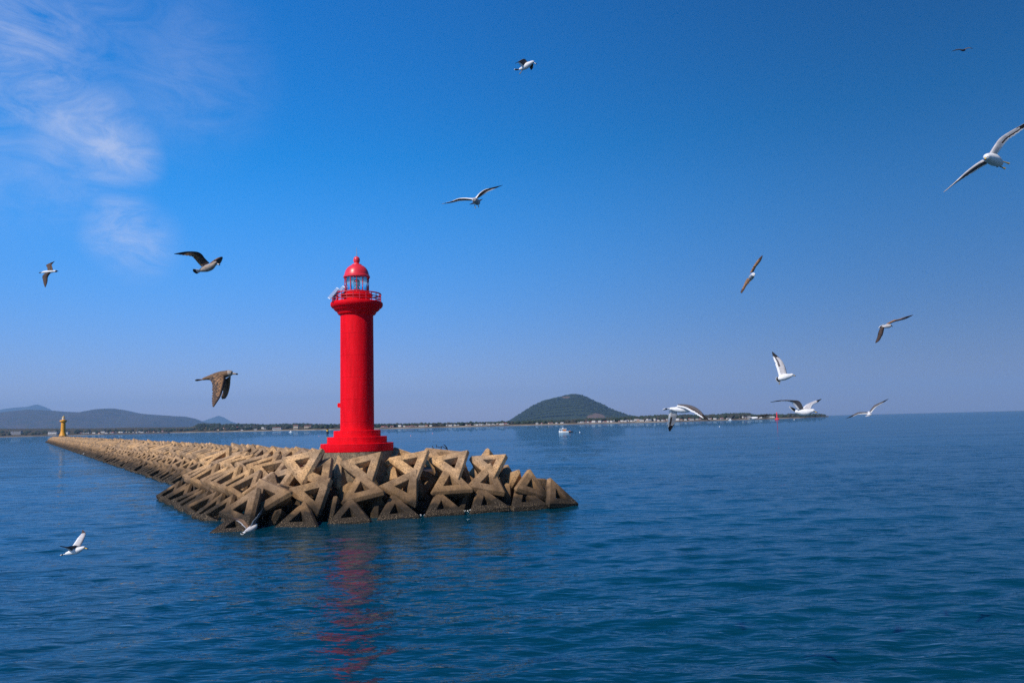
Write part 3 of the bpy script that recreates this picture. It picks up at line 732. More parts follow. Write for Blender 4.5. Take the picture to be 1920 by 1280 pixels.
b = MB(); b.tube([(c[0], c[1], Z(481.4)), (c[0], c[1], Z(472)), (c[0], c[1], Z(464.5))], [.032, .022, .014]); b.build('lightning_rod', STL, lh)
b = MB(); b.lathe(c, px([(3, 546.6), (3, 541), (6.5, 540.6), (6.5, 538.5), (4.2, 538), (6, 535), (6.4, 531), (5.2, 527), (2.5, 525.5)]), n=24); b.build('lamp', LENS, lh, smooth=True)
# railing
b = MB(); Rl = 45 * pm
ring = lambda z, r=Rl: [(c[0] + r * math.cos(2 * math.pi * i / 72), c[1] + r * math.sin(2 * math.pi * i / 72), z) for i in range(72)]
for y, rd in ((552.5, .05), (558.5, .035), (563.5, .035)): b.tube(ring(Z(y)), rd, n=6, closed=True)
b.build('railing', DKR, lh)
for i in range(24):
    a = 2 * math.pi * (i + .2) / 24
    b = MB(); b.tube([(c[0] + Rl * math.cos(a), c[1] + Rl * math.sin(a), Z(568)), (c[0] + Rl * math.cos(a), c[1] + Rl * math.sin(a), Z(552.2))], .03, n=6); b.build('railing_post', DKR, lh)
# solar panels on a bracket at the left of the gallery
def panel(x0, y0, x1, y1, dy, nm='solar_panel'):
    a = P(x0, y0, 56 + dy); d = P(x1, y1, 56 + dy); off = Vector((.30, -.55, -.20)); th = (d - a).cross(off).normalized() * .05
    vs = [a, d, d + off, a + off]; vs += [v + th for v in vs]
    bb = MB(); bb.add(vs, [(0, 1, 2, 3), (7, 6, 5, 4), (0, 4, 5, 1), (1, 5, 6, 2), (2, 6, 7, 3), (3, 7, 4, 0)]); bb.build(nm, [WHT], lh)
    t2 = th * (-.12); cs = [a.lerp(d, .04) + off * .04, a.lerp(d, .96) + off * .04, a.lerp(d, .96) + off * .96, a.lerp(d, .04) + off * .96]
    cs = [v + (t2 if t2.z > 0 else th * 1.12) for v in cs]
    return cs
cell = MB()
for q in ((614.2, 558.0, 631.0, 538.5, -.9), (621.0, 555.6, 642.5, 535.5, -.6)):
    cs = panel(*q); cell.add(cs, [(0, 1, 2, 3)])
cell.build('solar_cells', SOL, lh)
b = MB(); e = P(633, 546, 55.5); f = P(632.6, 568, 55.5)
b.tube([f, e], .05, n=6); b.tube([e, P(639, 543.5, 55.4)], .04, n=6); b.tube([P(632.5, 560, 55.5), P(622, 556, 55.3)], .04, n=6); b.tube([P(631.5, 550, 55.5), P(627, 548, 55.3)], .04, n=6)
b.build('panel_bracket', DKR, lh)
b = MB(); q = P(637.2, 759.5, 55.9); b.box(q, (.22, .3, .32)); b.box(q + Vector((-.12, 0, 0)), (.06, .22, .22)); b.build('service_box', RED, lh)

# ------------------------------------------------------------------ yellow lighthouse
YEL = mat('yellow_paint', (.78, .34, .008), rough=.5, noise_amt=.3, nscale=.8)
D2 = 560.0; yb = P(118, 816.6, D2); k2 = D2 / F
yl = empty('yellow_lighthouse', yb); tag(yl, 'small distant yellow lighthouse at the far left end of the breakwater', 'lighthouse')
def py(pr): return [(r * k2, P(118, y, D2).z) for r, y in pr]
c2 = (yb.x, yb.y, 0)
b = MB(); b.lathe(c2, py([(6.6, 817.5), (5.8, 814.5), (4.5, 811.5), (4.0, 807), (3.9, 800), (3.7, 791)]), n=32); b.build('tower', YEL, yl, smooth=True, autos=40)
b = MB(); b.lathe(c2, py([(3.8, 792), (6.0, 790), (6.3, 788.6), (5.8, 787.4), (2.8, 787.2), (2.8, 785.6)]), n=32); b.build('gallery', YEL, yl, smooth=True, autos=40)
b = MB(); b.lathe(c2, py([(2.5, 785.7), (2.5, 783.4)]), n=24); b.build('lantern', LENS, yl, smooth=True, autos=40)
b = MB(); b.lathe(c2, py([(3.1, 783.6), (2.8, 782.6), (1.8, 781), (.8, 780.3), (.9, 779.5), (.2, 778.8)]), n=24); b.build('dome_roof', mat('dull_gold_paint', (.45, .3, .1), rough=.5), yl, smooth=True, autos=40)
b = MB(); b.lathe(c2, [(3.2, 2.0), (3.0, yb.z - .1)], n=32); b.build('footing', PLAT, yl)

# ------------------------------------------------------------------ beacons, boats, floats
BLK = mat('black_paint', (.012, .012, .015), rough=.5); YE2 = mat('beacon_yellow', (.65, .38, .02), rough=.5)
BRED = mat('beacon_red', (.65, .02, .03), rough=.5)
def at_water(x, y): 
    Y = CAM.z * F / (y - yh(x)); p = P(x, y, Y); return Vector((p.x, p.y, 0))
w1 = at_water(614, 812.6); k = w1.y / F
t = empty('cardinal_beacon', w1); tag(t, 'black and yellow pillar beacon in the water left of the red lighthouse', 'beacon')
z_ = lambda dy: dy * k
b = MB(); b.lathe((w1.x, w1.y, 0), [(2.2 * k, -1), (2.2 * k, z_(4.6))], n=20); b.build('lower_pillar', BLK, t, smooth=True, autos=40)
b = MB(); b.lathe((w1.x, w1.y, 0), [(2.0 * k, z_(4.6)), (1.9 * k, z_(8.2))], n=20); b.build('yellow_band', YE2, t, smooth=True, autos=40)
b = MB(); b.lathe((w1.x, w1.y, 0), [(1.9 * k, z_(8.2)), (3.0 * k, z_(8.5)), (3.0 * k, z_(9.3)), (1.2 * k, z_(9.6)), (1.1 * k, z_(11.5)), (.3 * k, z_(12))], n=20); b.build('platform', BLK, t, smooth=True, autos=40)
w1 = at_water(1457, 786.4); k = w1.y / F
t = empty('red_beacon', w1); tag(t, 'slim red beacon on a round base in the open water near the right gulls', 'beacon')
b = MB(); b.lathe((w1.x, w1.y, 0), [(3.6 * k, -1), (4.1 * k, 1.2 * k), (3.4 * k, 2.3 * k), (1.3 * k, 2.6 * k)], n=20); b.build('base', BRED, t, smooth=True, autos=40)
b = MB(); b.lathe((w1.x, w1.y, 0), [(1.3 * k, 2.6 * k), (1.0 * k, 8 * k), (.9 * k, 12 * k)], n=16); b.build('pillar', BRED, t, smooth=True, autos=40)
b = MB(); b.lathe((w1.x, w1.y, 0), [(1.2 * k, 12 * k), (1.2 * k, 12.8 * k), (.3 * k, 14 * k)], n=16); b.build('lamp', BRED, t, smooth=True, autos=40)

def hull(b, c, L_, W, H, m=0, head=1):
    n = 14; vs = []; fs = []
    for i in range(n + 1):
        u = i / n; x = (u - .5) * L_; wv = W / 2 * (min(1, .75 + u * .8) if u < .4 else 1) * (1 - max(0, (u - .55) / .45) ** 2.2)
        sh = H * (1 + .55 * max(0, u - .35) ** 2 * 2)
        for yy, zz in ((0, -.35), (wv * .75, -.05), (max(wv, .02), sh), (max(wv, .02) * .86, sh), (max(wv, .02) * .8, sh - .25)):
            vs.append((c[0] + head * x, c[1] - yy, zz))
        for yy, zz in ((max(wv, .02) * .8, sh - .25), (max(wv, .02) * .86, sh), (max(wv, .02), sh), (wv * .75, -.05)):
            vs.append((c[0] + head * x, c[1] + yy, zz))
    kx = 9
    for i in range(n):
        for j in range(kx): fs.append((i * kx + j, (i + 1) * kx + j, (i + 1) * kx + (j + 1) % kx, i * kx + (j + 1) % kx))
    fs.append(tuple(range(kx))); fs.append(tuple(n * kx + i for i in reversed(range(kx))))
    b.add(vs, fs, m)
BW = mat('boat_white', (.8, .8, .78), rough=.35); ORG = mat('boat_orange_cabin', (.45, .17, .06), rough=.6); DKB = mat('dark_hull', (.03, .025, .02), rough=.6)
wb = at_water(1057, 810.2); kk = wb.y / F
t = empty('fishing_boat', wb); tag(t, 'white fishing boat with a flat canopy on the bay below the conical hill', 'boat')
b = MB(); hull(b, wb, 18 * kk, 5 * kk, 2.6 * kk, head=-1); b.build('hull', BW, t, smooth=True, autos=40)
b = MB(); b.box((wb.x + 1.5 * kk, wb.y, 4.3 * kk), (6.5 * kk, 3 * kk, 4.0 * kk), taper=.95); b.build('cabin', ORG, t)
b = MB(); b.box((wb.x - 1.2 * kk, wb.y, 6.9 * kk), (13 * kk, 4.4 * kk, .8 * kk)); b.build('canopy', BW, t)
b = MB(); b.box((wb.x - 1.5 * kk, wb.y, 8.3 * kk), (1.6 * kk, 1.2 * kk, 2.2 * kk), taper=.5); b.build('radar', BW, t)
for sx in (-7, -4):
    b = MB(); b.tube([(wb.x + sx * kk, wb.y - 1.9 * kk, 2.4 * kk), (wb.x + sx * kk, wb.y - 1.9 * kk, 6.6 * kk)], .12 * kk + .03, n=6); b.build('canopy_post', BW, t)
b = MB(); b.box((wb.x - 3.4 * kk, wb.y, 3.6 * kk), (2.0 * kk, 2.6 * kk, 2.4 * kk), taper=.8); b.build('console', BW, t)
wd_ = Vector((wb.x + 13 * kk, wb.y + .5, 0)); t = empty('skiff', wd_); tag(t, 'small dark skiff tied behind the white fishing boat', 'boat')
b = MB(); hull(b, wd_, 9 * kk, 3 * kk, 1.7 * kk); b.build('hull', DKB, t, smooth=True, autos=40)
b = MB(); b.box((wd_.x - 1.5 * kk, wd_.y, 2.4 * kk), (2.6 * kk, 1.6 * kk, 1.8 * kk), taper=.6); b.build('outboard_motor', ORG, t)
for (x, y, L_, lab) in ((545, 810.2, 6, 'tiny white motorboat far off on the bay left of the red lighthouse'), (1369, 787.9, 6.5, 'tiny white motorboat off the wooded point on the far right shore')):
    p_ = at_water(x, y); k_ = p_.y / F; t = empty('motorboat', p_); tag(t, lab, 'boat')
    b = MB(); hull(b, p_, L_ * k_, 2.4 * k_, 1.1 * k_); b.build('hull', BW, t, smooth=True, autos=40)
    b = MB(); b.box((p_.x, p_.y, 2.0 * k_), (2.4 * k_, 1.6 * k_, 1.8 * k_), taper=.7); b.build('cabin', BW, t)
PNK = mat('pink_float', (.75, .3, .3), rough=.5)
def flt(x, y, r_px, m, lab, grp=None):
    p_ = at_water(x, y); k_ = p_.y / F; r_ = r_px * k_
    b = MB(); b.lathe((p_.x, p_.y, 0), [(.2 * r_, -r_ * .5), (.9 * r_, -.2 * r_), (r_, .3 * r_), (.8 * r_, .9 * r_), (.3 * r_, 1.25 * r_), (.1 * r_, 1.6 * r_)], n=14)
    tag(b.build('float', m, smooth=True, loc=(p_.x, p_.y, 0)), lab, 'float', grp)
flt(1087, 810, 1.0, BW, 'white round float just right of the fishing boat')
flt(770, 816.5, .8, PNK, 'left one of two faint pink floats right of the red lighthouse')
flt(811, 812.5, .8, PNK, 'right one of two faint pink floats right of the red lighthouse')
flt(598, 817.5, .7, PNK, 'faint pink float between the black and yellow beacon and the breakwater')
flt(1349, 799.5, .9, BW, 'small white float on the open water below the gull with drooping wings')
flt(1489, 786.5, .8, BW, 'small pale float right of the red beacon')
flt(367, 812, 1.2, mat('dark_green_float', (.01, .05, .03), rough=.5), 'dark green buoy on the water at the right end of the mole')

# driftwood on the crest
DW = mat('dead_wood', (.018, .014, .012), rough=.9)
b = MB(); D_ = 57.5
def br(pts, r1, r2):
    n = len(pts); b.tube([P(x, y, D_ + dz) for x, y, dz in pts], [r1 + (r2 - r1) * i / (n - 1) for i in range(n)], n=6)
br([(840, 848, .2), (838, 840, 0), (835, 835.5, -.2), (832, 833, -.3)], .05, .025)
br([(838, 841, 0), (834, 839.5, .1), (829, 836, .3)], .04, .015)
br([(815, 846, 0), (811.5, 838, .2), (810, 835, .3)], .045, .02)
br([(826, 843, 0), (828.5, 837, .2), (823, 838.5, .5), (817, 835, .6)], .04, .012)
br([(803, 844, 0), (815, 845, .1), (830, 846, 0), (841, 847, 0)], .06, .03)
br([(818.5, 838, .2), (818.7, 832.2, .3)], .03, .012)
tag(b.build('driftwood', DW, smooth=True), 'tangle of black dead branches on the crest right of the red lighthouse', 'driftwood')

# foam at the foot of the front row
def foam_mat():
    m = bpy.data.materials.new('sea_foam'); m.use_nodes = True
    m.node_tree.nodes['Principled BSDF'].inputs['Base Color'].default_value = (.75, .8, .82, 1); m.node_tree.nodes['Principled BSDF'].inputs['Roughness'].default_value = .8
    return m
b = MB(); FR = random.Random(5)
for (x0, y0, x1, y1, n, wdt) in ((826, 961, 900, 952, 170, 1.5), (780, 966, 826, 959, 24, 1.0), (893, 952, 940, 947, 16, 1.0)):
    for i in range(n):
        u = FR.random(); x = x0 + (x1 - x0) * u; y = y0 + (y1 - y0) * u + FR.gauss(0, wdt)
        p_ = at_water(x, y); r_ = FR.uniform(.01, .035); a0 = FR.uniform(0, 6)
        vs = [(p_.x + math.cos(a) * r_ * FR.uniform(.5, 2.2), p_.y + math.sin(a) * r_ * FR.uniform(.6, 1.6), 0.09 + FR.uniform(0, .02)) for a in [a0 + 2 * math.pi * j / 7 for j in range(7)]]
        vs.append((p_.x, p_.y, .115)); b.add(vs, [(j, (j + 1) % 7, 7) for j in range(7)])
tag(b.build('foam', foam_mat(), fixn=False), 'broken white foam along the foot of the front blocks', 'foam', kind='stuff')

# ------------------------------------------------------------------ gulls
def fmat(name, c, dark=None, sc=30, stretch=None):
    return mat(name, c, rough=.75, dark=dark or tuple(v * .6 for v in c), nscale=sc, spec=.2, stretch=stretch)
GM = [fmat('feather_white', (.82, .81, .79), (.62, .61, .6)), fmat('feather_slate', (.11, .10, .105), (.07, .065, .07)), fmat('feather_black', (.018, .016, .018)),
      mat('bill_yellow', (.65, .42, .05), rough=.4), fmat('feather_brown', (.36, .19, .09), (.12, .07, .04), 26), fmat('feather_pale_grey', (.52, .50, .49), (.36, .34, .34), 18),
      mat('leg_olive', (.22, .17, .05), rough=.6), fmat('feather_dark_brown', (.085, .055, .045), (.03, .022, .02), 24), fmat('feather_mid_brown', (.20, .12, .07), (.09, .055, .035), 26), fmat('feather_tan', (.42, .35, .29), (.25, .19, .15), 22)]
def smooth_pts(pts, n):
    pts = [np.array(p, float) for p in pts]; out = []
    m = len(pts) - 1
    for i in range(n + 1):
        t = i / n * m; k = min(int(t), m - 1); u = t - k
        p0 = pts[max(k - 1, 0)]; p1 = pts[k]; p2 = pts[k + 1]; p3 = pts[min(k + 2, m)]
        out.append(.5 * ((2 * p1) + (-p0 + p2) * u + (2 * p0 - 5 * p1 + 4 * p2 - p3) * u * u + (-p0 + 3 * p1 - 3 * p2 + p3) * u ** 3))
    return out
def gull(label, D, org, sc, body, wings, beak=None, tail=None, legs=(), bodym=0, headm=None, bellym=None, eye=None):
    b = MB(); kpx = D / F
    def W(x, y, dz=0.0):
        return P(org[0] + x / sc, org[1] + y / sc, D + dz)
    # body: lofted round sections along the spine (x, y, radius px, dz)
    bd = [tuple(q) + (0,) * (4 - len(q)) for q in body]
    st = smooth_pts(bd, 22); n = 14; vs = []; fs = []; ms = []
    pts = [W(s[0], s[1], s[3]) for s in st]
    for i, s in enumerate(st):
        t = (pts[min(i + 1, 22)] - pts[max(i - 1, 0)]).normalized(); a = t.cross(fw)
        a = a.normalized() if a.length > 1e-3 else rt.copy(); bb = t.cross(a).normalized()
        e = 1.0
        if i == 0: e = .55
        if i == 22: e = .35
        for j in range(n):
            an = 2 * math.pi * j / n; vs.append(pts[i] + (a * math.cos(an) + bb * math.sin(an)) * s[2] / sc * kpx * e)
    for i in range(22):
        mm = bodym
        if headm is not None and i > 16: mm = headm
        for j in range(n):
            fs.append((i * n + j, i * n + (j + 1) % n, (i + 1) * n + (j + 1) % n, (i + 1) * n + j)); ms.append(mm)
    fs.append(tuple(range(n))); fs.append(tuple(22 * n + j for j in reversed(range(n)))); ms += [bodym, headm if headm is not None else bodym]
    b.add(vs, fs, ms)
    if eye:
        e_ = W(eye[0], eye[1], eye[2]); r_ = eye[3] / sc * kpx
        b.add([e_ + v * r_ for v in IV], IF, 2)
    if beak:                                    # (x0,y0,r,dz),(x1,y1,r,dz) + dark tip
        q0, q1 = beak[0], beak[1]; a = W(q0[0], q0[1], q0[3]); z = W(q1[0], q1[1], q1[3]); mid = a.lerp(z, .62)
        k = kpx / sc
        b.tube([a, mid], [q0[2] * k, q0[2] * .72 * k], n=8, m=beak[2] if len(beak) > 2 else 3)
        b.tube([mid, a.lerp(z, .86), z + Vector((0, 0, -q0[2] * .3 * k))], [q0[2] * .74 * k, q0[2] * .7 * k, q0[2] * .2 * k], n=8, m=2)
    if tail:                                    # root point, tip corner A, tip corner B (x,y,dz), materials root/band/tip
        r_, A, B_, mats_ = tail; rw = (r_[3] if len(r_) > 3 else 22)
        ra = W(r_[0], r_[1], r_[2]); ta = W(*A); tb = W(*B_); side = (tb - ta).normalized() * rw / sc * kpx
        nf = 9; ax = ((ta + tb) / 2 - ra); nm = ax.cross(tb - ta).normalized() * .008
        for q in range(nf):
            u0_, u1_ = q / nf, (q + 1) / nf
            for (s0, s1, mi) in ((0, .55, mats_[0]), (.55, .90, mats_[1]), (.90, 1.0 + .04 * (q % 2), mats_[2])):
                vs = []
                for s_, u_ in ((s0, u0_), (s0, u1_), (s1, u1_), (s1, u0_)):
                    rp = ra + side * (2 * u_ - 1); tp = ta.lerp(tb, u_) + ax * (.28 * math.sin(math.pi * u_))
                    vs.append(rp.lerp(tp, s_))
                vs += [v + nm for v in vs]
                b.add(vs, [(0, 1, 2, 3), (7, 6, 5, 4), (0, 4, 5, 1), (1, 5, 6, 2), (2, 6, 7, 3), (3, 7, 4, 0)], mi)
    for lead, trail, dzt, cols in wings:        # cols: inner, outer (tip), trailing edge, leading edge
        NS, NC = 26, 8
        ld = smooth_pts(lead, NS); tr = smooth_pts(trail, NS); grid = []
        for i in range(NS + 1):
            s = i / NS; dz = dzt * s ** 1.2
            a = W(ld[i][0], ld[i][1], dz); z = W(tr[i][0], tr[i][1], dz + (.05 if dzt >= 0 else -.05) * (1 - s))
            if s > .45 and i < NS: z = z.lerp(a, .10 * (i % 2) + .02)        # notched feather ends
            grid.append((a, z))
        vs = []; fs = []; ms = []
        for side in (1, -1):
            for i, (a, z) in enumerate(grid):
                t = (grid[min(i + 1, NS)][0] - grid[max(i - 1, 0)][0]); nm = t.cross(z - a); nm = nm.normalized() if nm.length > 1e-9 else fw
                if nm.z < 0: nm = -nm
                ch = (z - a).length; th0 = (.020 * (1 - i / NS) + .004)
                for j in range(NC + 1):
                    c_ = j / NC; th = th0 * (math.sqrt(c_ + .02) * (1 - c_) * 2.2 + .12); camb = ch * .10 * math.sin(math.pi * c_ ** .8)
                    vs.append(a.lerp(z, c_) + nm * (camb * .8 + side * th))
        o2 = (NS + 1) * (NC + 1)
        for side in (0, 1):
            for i in range(NS):
                for j in range(NC):
                    q = side * o2 + i * (NC + 1) + j; fs.append((q, q + 1, q + NC + 2, q + NC + 1))
                    s = (i + .5) / NS; c_ = (j + .5) / NC
                    if s > .70 + .10 * c_: mi = cols[1]
                    elif c_ > .80: mi = cols[2]
                    elif c_ < .14: mi = cols[3]
                    elif c_ > .55 and s > .30 and len(cols) > 4: mi = cols[4]
                    else: mi = cols[0]
                    if mi in (4, 7) and 4 in cols and (i - j) % 3 == 0 and c_ > .2: mi = 8 if (D > 10 or mi == 7) else 7
                    ms.append(mi)
        for i in range(NS):
            for j in (0, NC):
                q = i * (NC + 1) + j; fs.append((q, q + NC + 1, q + NC + 1 + o2, q + o2)); ms.append(cols[3] if j == 0 else cols[2] if i / NS < .7 else cols[1])
        for i in (0, NS):
            for j in range(NC):
                q = i * (NC + 1) + j; fs.append((q, q + 1, q + 1 + o2, q + o2)); ms.append(cols[0] if i == 0 else cols[1])
        b.add(vs, fs, ms)
    for x0, y0, x1, y1, dz in legs:
        a = W(x0, y0, dz); z = W(x1, y1, dz)
        b.tube([a, a.lerp(z, .55), z], [.007, .006, .011], n=6, m=6)
    cen = W(body[len(body) // 2][0], body[len(body) // 2][1])
    o = b.build('seagull', GM, smooth=True, loc=cen, autos=60)
    tag(o, label, 'seagull')
    return o
WD = (1, 2, 0, 1)              # slate wing, black tip, white trailing edge
BR = (7, 7, 4, 4, 4); UND = (5, 2, 0, 0, 7)
gull('small gull banking in the sky at the left edge, wings up and down', 20, (60, 460), 12.8,
     [(250, 645, 22), (340, 640, 34), (440, 632, 34), (520, 624, 24), (575, 620, 25), (600, 620, 18)],
     [([(500, 605), (485, 520), (475, 460), (545, 382)], [(375, 605), (365, 530), (335, 468), (530, 386)], .30, (7, 2, 7, 4)),
      ([(455, 650), (385, 750), (368, 880), (325, 1005)], [(300, 680), (248, 745), (265, 890), (308, 1005)], -.25, (7, 7, 7, 7))],
     beak=((600, 620, 12, 0), (632, 618, 5, 0), 2), tail=((270, 648, 0, 14), (190, 645, 0), (190, 668, 0), (5, 2, 2)), headm=7)
gull('brown young gull with one long wing out, left of the red lighthouse top', 13.4, (310, 450), 14.77,
     [(960, 845, 45), (1050, 810, 78), (1160, 780, 100), (1270, 735, 92), (1340, 680, 66), (1385, 645, 62), (1430, 650, 46)],
     [([(1225, 640), (1090, 500), (1000, 385), (850, 322), (560, 320), (240, 378)], [(1000, 740), (900, 630), (800, 515), (690, 455), (450, 422), (255, 390)], -.32, (7, 2, 4, 2, 4)),
      ([(1240, 640), (1370, 540), (1480, 480), (1570, 460)], [(1310, 690), (1410, 660), (1520, 665), (1590, 520)], .35, (7, 7, 4, 4))],
     beak=((1430, 665, 26, 0), (1520, 690, 8, 0), 0), tail=((960, 845, 0, 40), (770, 800, -.02), (875, 930, .05), (5, 2, 2)), bodym=9, headm=9, eye=(1392, 640, -.04, 14))
gull('large brown gull with both wings swept down, left of the red lighthouse', 8.8, (350, 670), 11.63,
     [(345, 472, 26), (450, 448, 42), (590, 425, 76), (730, 390, 86), (850, 362, 76), (940, 342, 66), (1000, 346, 44)],
     [([(850, 400), (840, 520), (790, 690), (730, 860), (590, 1080)], [(490, 450), (560, 590), (550, 750), (540, 940), (560, 1060)], -.30, (4, 7, 7, 7, 7)),
      ([(945, 410), (940, 600), (905, 770), (855, 880), (775, 905)], [(840, 470), (800, 640), (785, 740), (750, 850), (765, 895)], .30, (7, 7, 4, 4))],
     beak=((1000, 350, 24, 0), (1122, 364, 6, 0), 9), tail=((360, 470, 0, 24), (222, 472, -.03), (230, 500, .05), (4, 7, 2)), bodym=8, headm=9, eye=(975, 325, -.045, 13))
gull('white gull low over the water at the lower left corner, one wing raised', 13.4, (90, 980), 18.29,
     [(590, 1060, 32), (700, 1030, 62), (850, 985, 98), (1000, 940, 104), (1120, 890, 78), (1210, 852, 56), (1260, 860, 40)],
     [([(980, 800), (820, 790), (600, 815), (400, 785)], [(740, 975), (690, 920), (590, 865), (430, 800)], -.30, (1, 2, 0, 2)),
      ([(1100, 810), (1190, 640), (1270, 450), (1290, 340), (1190, 230)], [(845, 780), (960, 610), (1050, 470), (1120, 400), (1175, 260)], .25, (5, 7, 0, 5))],
     beak=((1265, 862, 22, 0), (1390, 885, 7, 0)), tail=((600, 1060, 0, 26), (455, 1075, 0), (470, 1110, .06), (0, 2, 0)), eye=(1225, 850, -.055, 10))
gull('white gull skimming in front of the dark lower left blocks', 20, (420, 940), 18.29,
     [(720, 1025, 40), (800, 985, 66), (900, 935, 88), (1000, 885, 92), (1080, 830, 74), (1120, 795, 46), (1140, 790, 34)],
     [([(870, 890), (800, 760), (620, 600), (250, 545)], [(760, 930), (650, 830), (510, 710), (270, 570)], .25, (8, 7, 5, 8)),
      ([(1060, 810), (1130, 620), (1270, 430), (1330, 235)], [(880, 900), (985, 680), (1150, 465), (1310, 250)], -.25, (1, 1, 5, 1))],
     beak=((1145, 795, 14, 0), (1185, 800, 6, 0)), tail=((740, 1015, 0, 30), (575, 1080, 0), (680, 1115, 0), (0, 2, 0)), bodym=5)  # pale grey body colour stands in for bluish shade on white feathers
gull('gull gliding with wide wings in the middle of the sky, right of the lighthouse top', 14.5, (810, 330), 12.8,
     [(1120, 650, 40, .25), (1085, 630, 72, .15), (1050, 605, 76, .02), (1020, 575, 56, -.10), (1008, 560, 42, -.17)],
     [([(975, 545), (800, 527), (620, 542), (450, 612), (215, 672)], [(950, 592), (800, 592), (680, 605), (480, 645), (235, 674)], .05, (7, 2, 0, 0, 7)),
      ([(1045, 535), (1130, 420), (1250, 330), (1400, 288), (1705, 216)], [(1085, 545), (1200, 478), (1330, 395), (1480, 325), (1690, 226)], .05, (7, 2, 0, 0, 7))],
     beak=((1004, 575, 13, -.2), (996, 592, 6, -.27), 2), tail=((1080, 640, .15, 50), (900, 680, .33), (1210, 550, .33), (2, 2, 2)), legs=((1020, 690, 1045, 775, .1), (1105, 680, 1122, 750, .1)), bodym=5, headm=5)
gull('white gull at the top centre of the sky with legs hanging', 16.5, (950, 95), 25.6,
     [(590, 905, 40), (700, 880, 78), (850, 800, 128), (1010, 700, 140), (1150, 610, 98), (1250, 560, 76), (1310, 585, 50)],
     [([(1010, 600), (850, 400), (620, 500), (400, 628)], [(715, 785), (620, 680), (545, 590), (430, 622)], -.25, (1, 2, 0, 1)),
      ([(1285, 650), (1275, 790), (1230, 880), (1180, 940)], [(1080, 760), (1110, 840), (1140, 900), (1170, 945)], .35, (2, 2, 2, 0))],
     beak=((1320, 600, 32, 0), (1450, 660, 12, 0), 0), tail=((610, 900, 0, 34), (385, 880, 0), (460, 945, .05), (1, 2, 0)), legs=((770, 930, 620, 1130, 0),), eye=(1300, 572, -.05, 15))
gull('largest white gull with long bent wings at the right edge', 8.2, (1760, 220), 8.53,
     [(990, 745, 45, .34), (945, 715, 76, .24), (880, 680, 98, .12), (820, 655, 84, 0), (775, 635, 56, -.10), (755, 640, 40, -.15)],
     [([(715, 685), (600, 750), (430, 880), (250, 1050), (75, 1200)], [(775, 748), (660, 812), (500, 918), (290, 1045), (85, 1198)], .05, (1, 2, 0, 5, 7)),
      ([(820, 585), (900, 450), (985, 335), (1120, 240), (1365, 100), (1500, 25)], [(920, 612), (1000, 500), (1085, 385), (1200, 305), (1365, 182), (1500, 45)], .05, (5, 2, 0, 5, 7))],
     beak=((748, 655, 14, -.18), (742, 688, 7, -.24)), tail=((960, 720, .3, 40), (920, 800, .48), (1035, 705, .48), (0, 2, 0)), legs=((1000, 700, 1130, 740, .4), (930, 765, 1065, 822, .4)), eye=(787, 628, -.17, 8))
gull('brown gull banked steeply on edge above the right sea', 18, (1370, 470), 14.2,
     [(505, 770, 40, .25), (530, 735, 56, .15), (560, 690, 66, .05), (590, 645, 52, -.05), (610, 625, 44, -.12)],
     [([(520, 590), (600, 430), (660, 330), (750, 210), (835, 125)], [(605, 570), (680, 425), (750, 350), (810, 270), (855, 150)], .15, (4, 7, 4, 4, 7)),
      ([(440, 740), (380, 840), (345, 930), (290, 1030), (255, 1110)], [(525, 790), (455, 890), (420, 945), (375, 1030), (300, 1135)], -.15, (4, 7, 7, 4, 7))],
     beak=((630, 620, 12, -.16), (652, 640, 6, -.2), 0), tail=((520, 745, .2, 30), (470, 800, .4), (540, 790, .4), (4, 2, 2)), legs=((495, 800, 485, 880, .1), (530, 770, 536, 810, .1)), headm=0, bodym=5, eye=(598, 622, -.17, 8))
gull('dark gull turning with one wing hanging, right of the others in the upper right sky', 17, (1620, 570), 16,
     [(560, 700, 24), (610, 680, 44), (680, 660, 60), (750, 655, 58), (795, 645, 42), (815, 645, 30)],
     [([(690, 600), (890, 488), (1050, 450), (1250, 378), (1485, 318)], [(780, 592), (905, 535), (1075, 495), (1250, 452), (1480, 328)], .15, (1, 2, 1, 4)),
      ([(500, 700), (430, 840), (400, 980), (360, 1085), (335, 1160)], [(610, 700), (580, 860), (535, 980), (465, 1100), (365, 1165)], -.25, (7, 7, 2, 2, 7))],
     beak=((815, 645, 14, 0), (865, 680, 6, 0), 2), tail=((600, 680, 0, 26), (600, 610, .1), (440, 722, .1), (0, 2, 0)), bodym=5, headm=2)
gull('white gull with a single wing straight up, above the group at the right horizon', 16.4, (1420, 640), 14.2,
     [(555, 1005, 40), (620, 975, 72), (720, 945, 86), (820, 925, 70), (885, 905, 48), (925, 893, 42), (950, 900, 30)],
     [([(785, 880), (715, 620), (600, 450), (400, 268)], [(575, 925), (505, 680), (430, 490), (388, 300)], .15, (5, 2, 0, 5, 1)),
      ([(795, 890), (735, 660), (620, 500), (430, 300)], [(620, 930), (560, 700), (470, 500), (400, 320)], .45, (1, 2, 0, 1))],
     beak=((950, 900, 16, 0), (1022, 914, 6, 0)), tail=((660, 975, 0, 34), (500, 945, 0), (560, 1085, .05), (0, 2, 0)), legs=((612, 1050, 575, 1145, 0),), eye=(925, 885, -.045, 9))
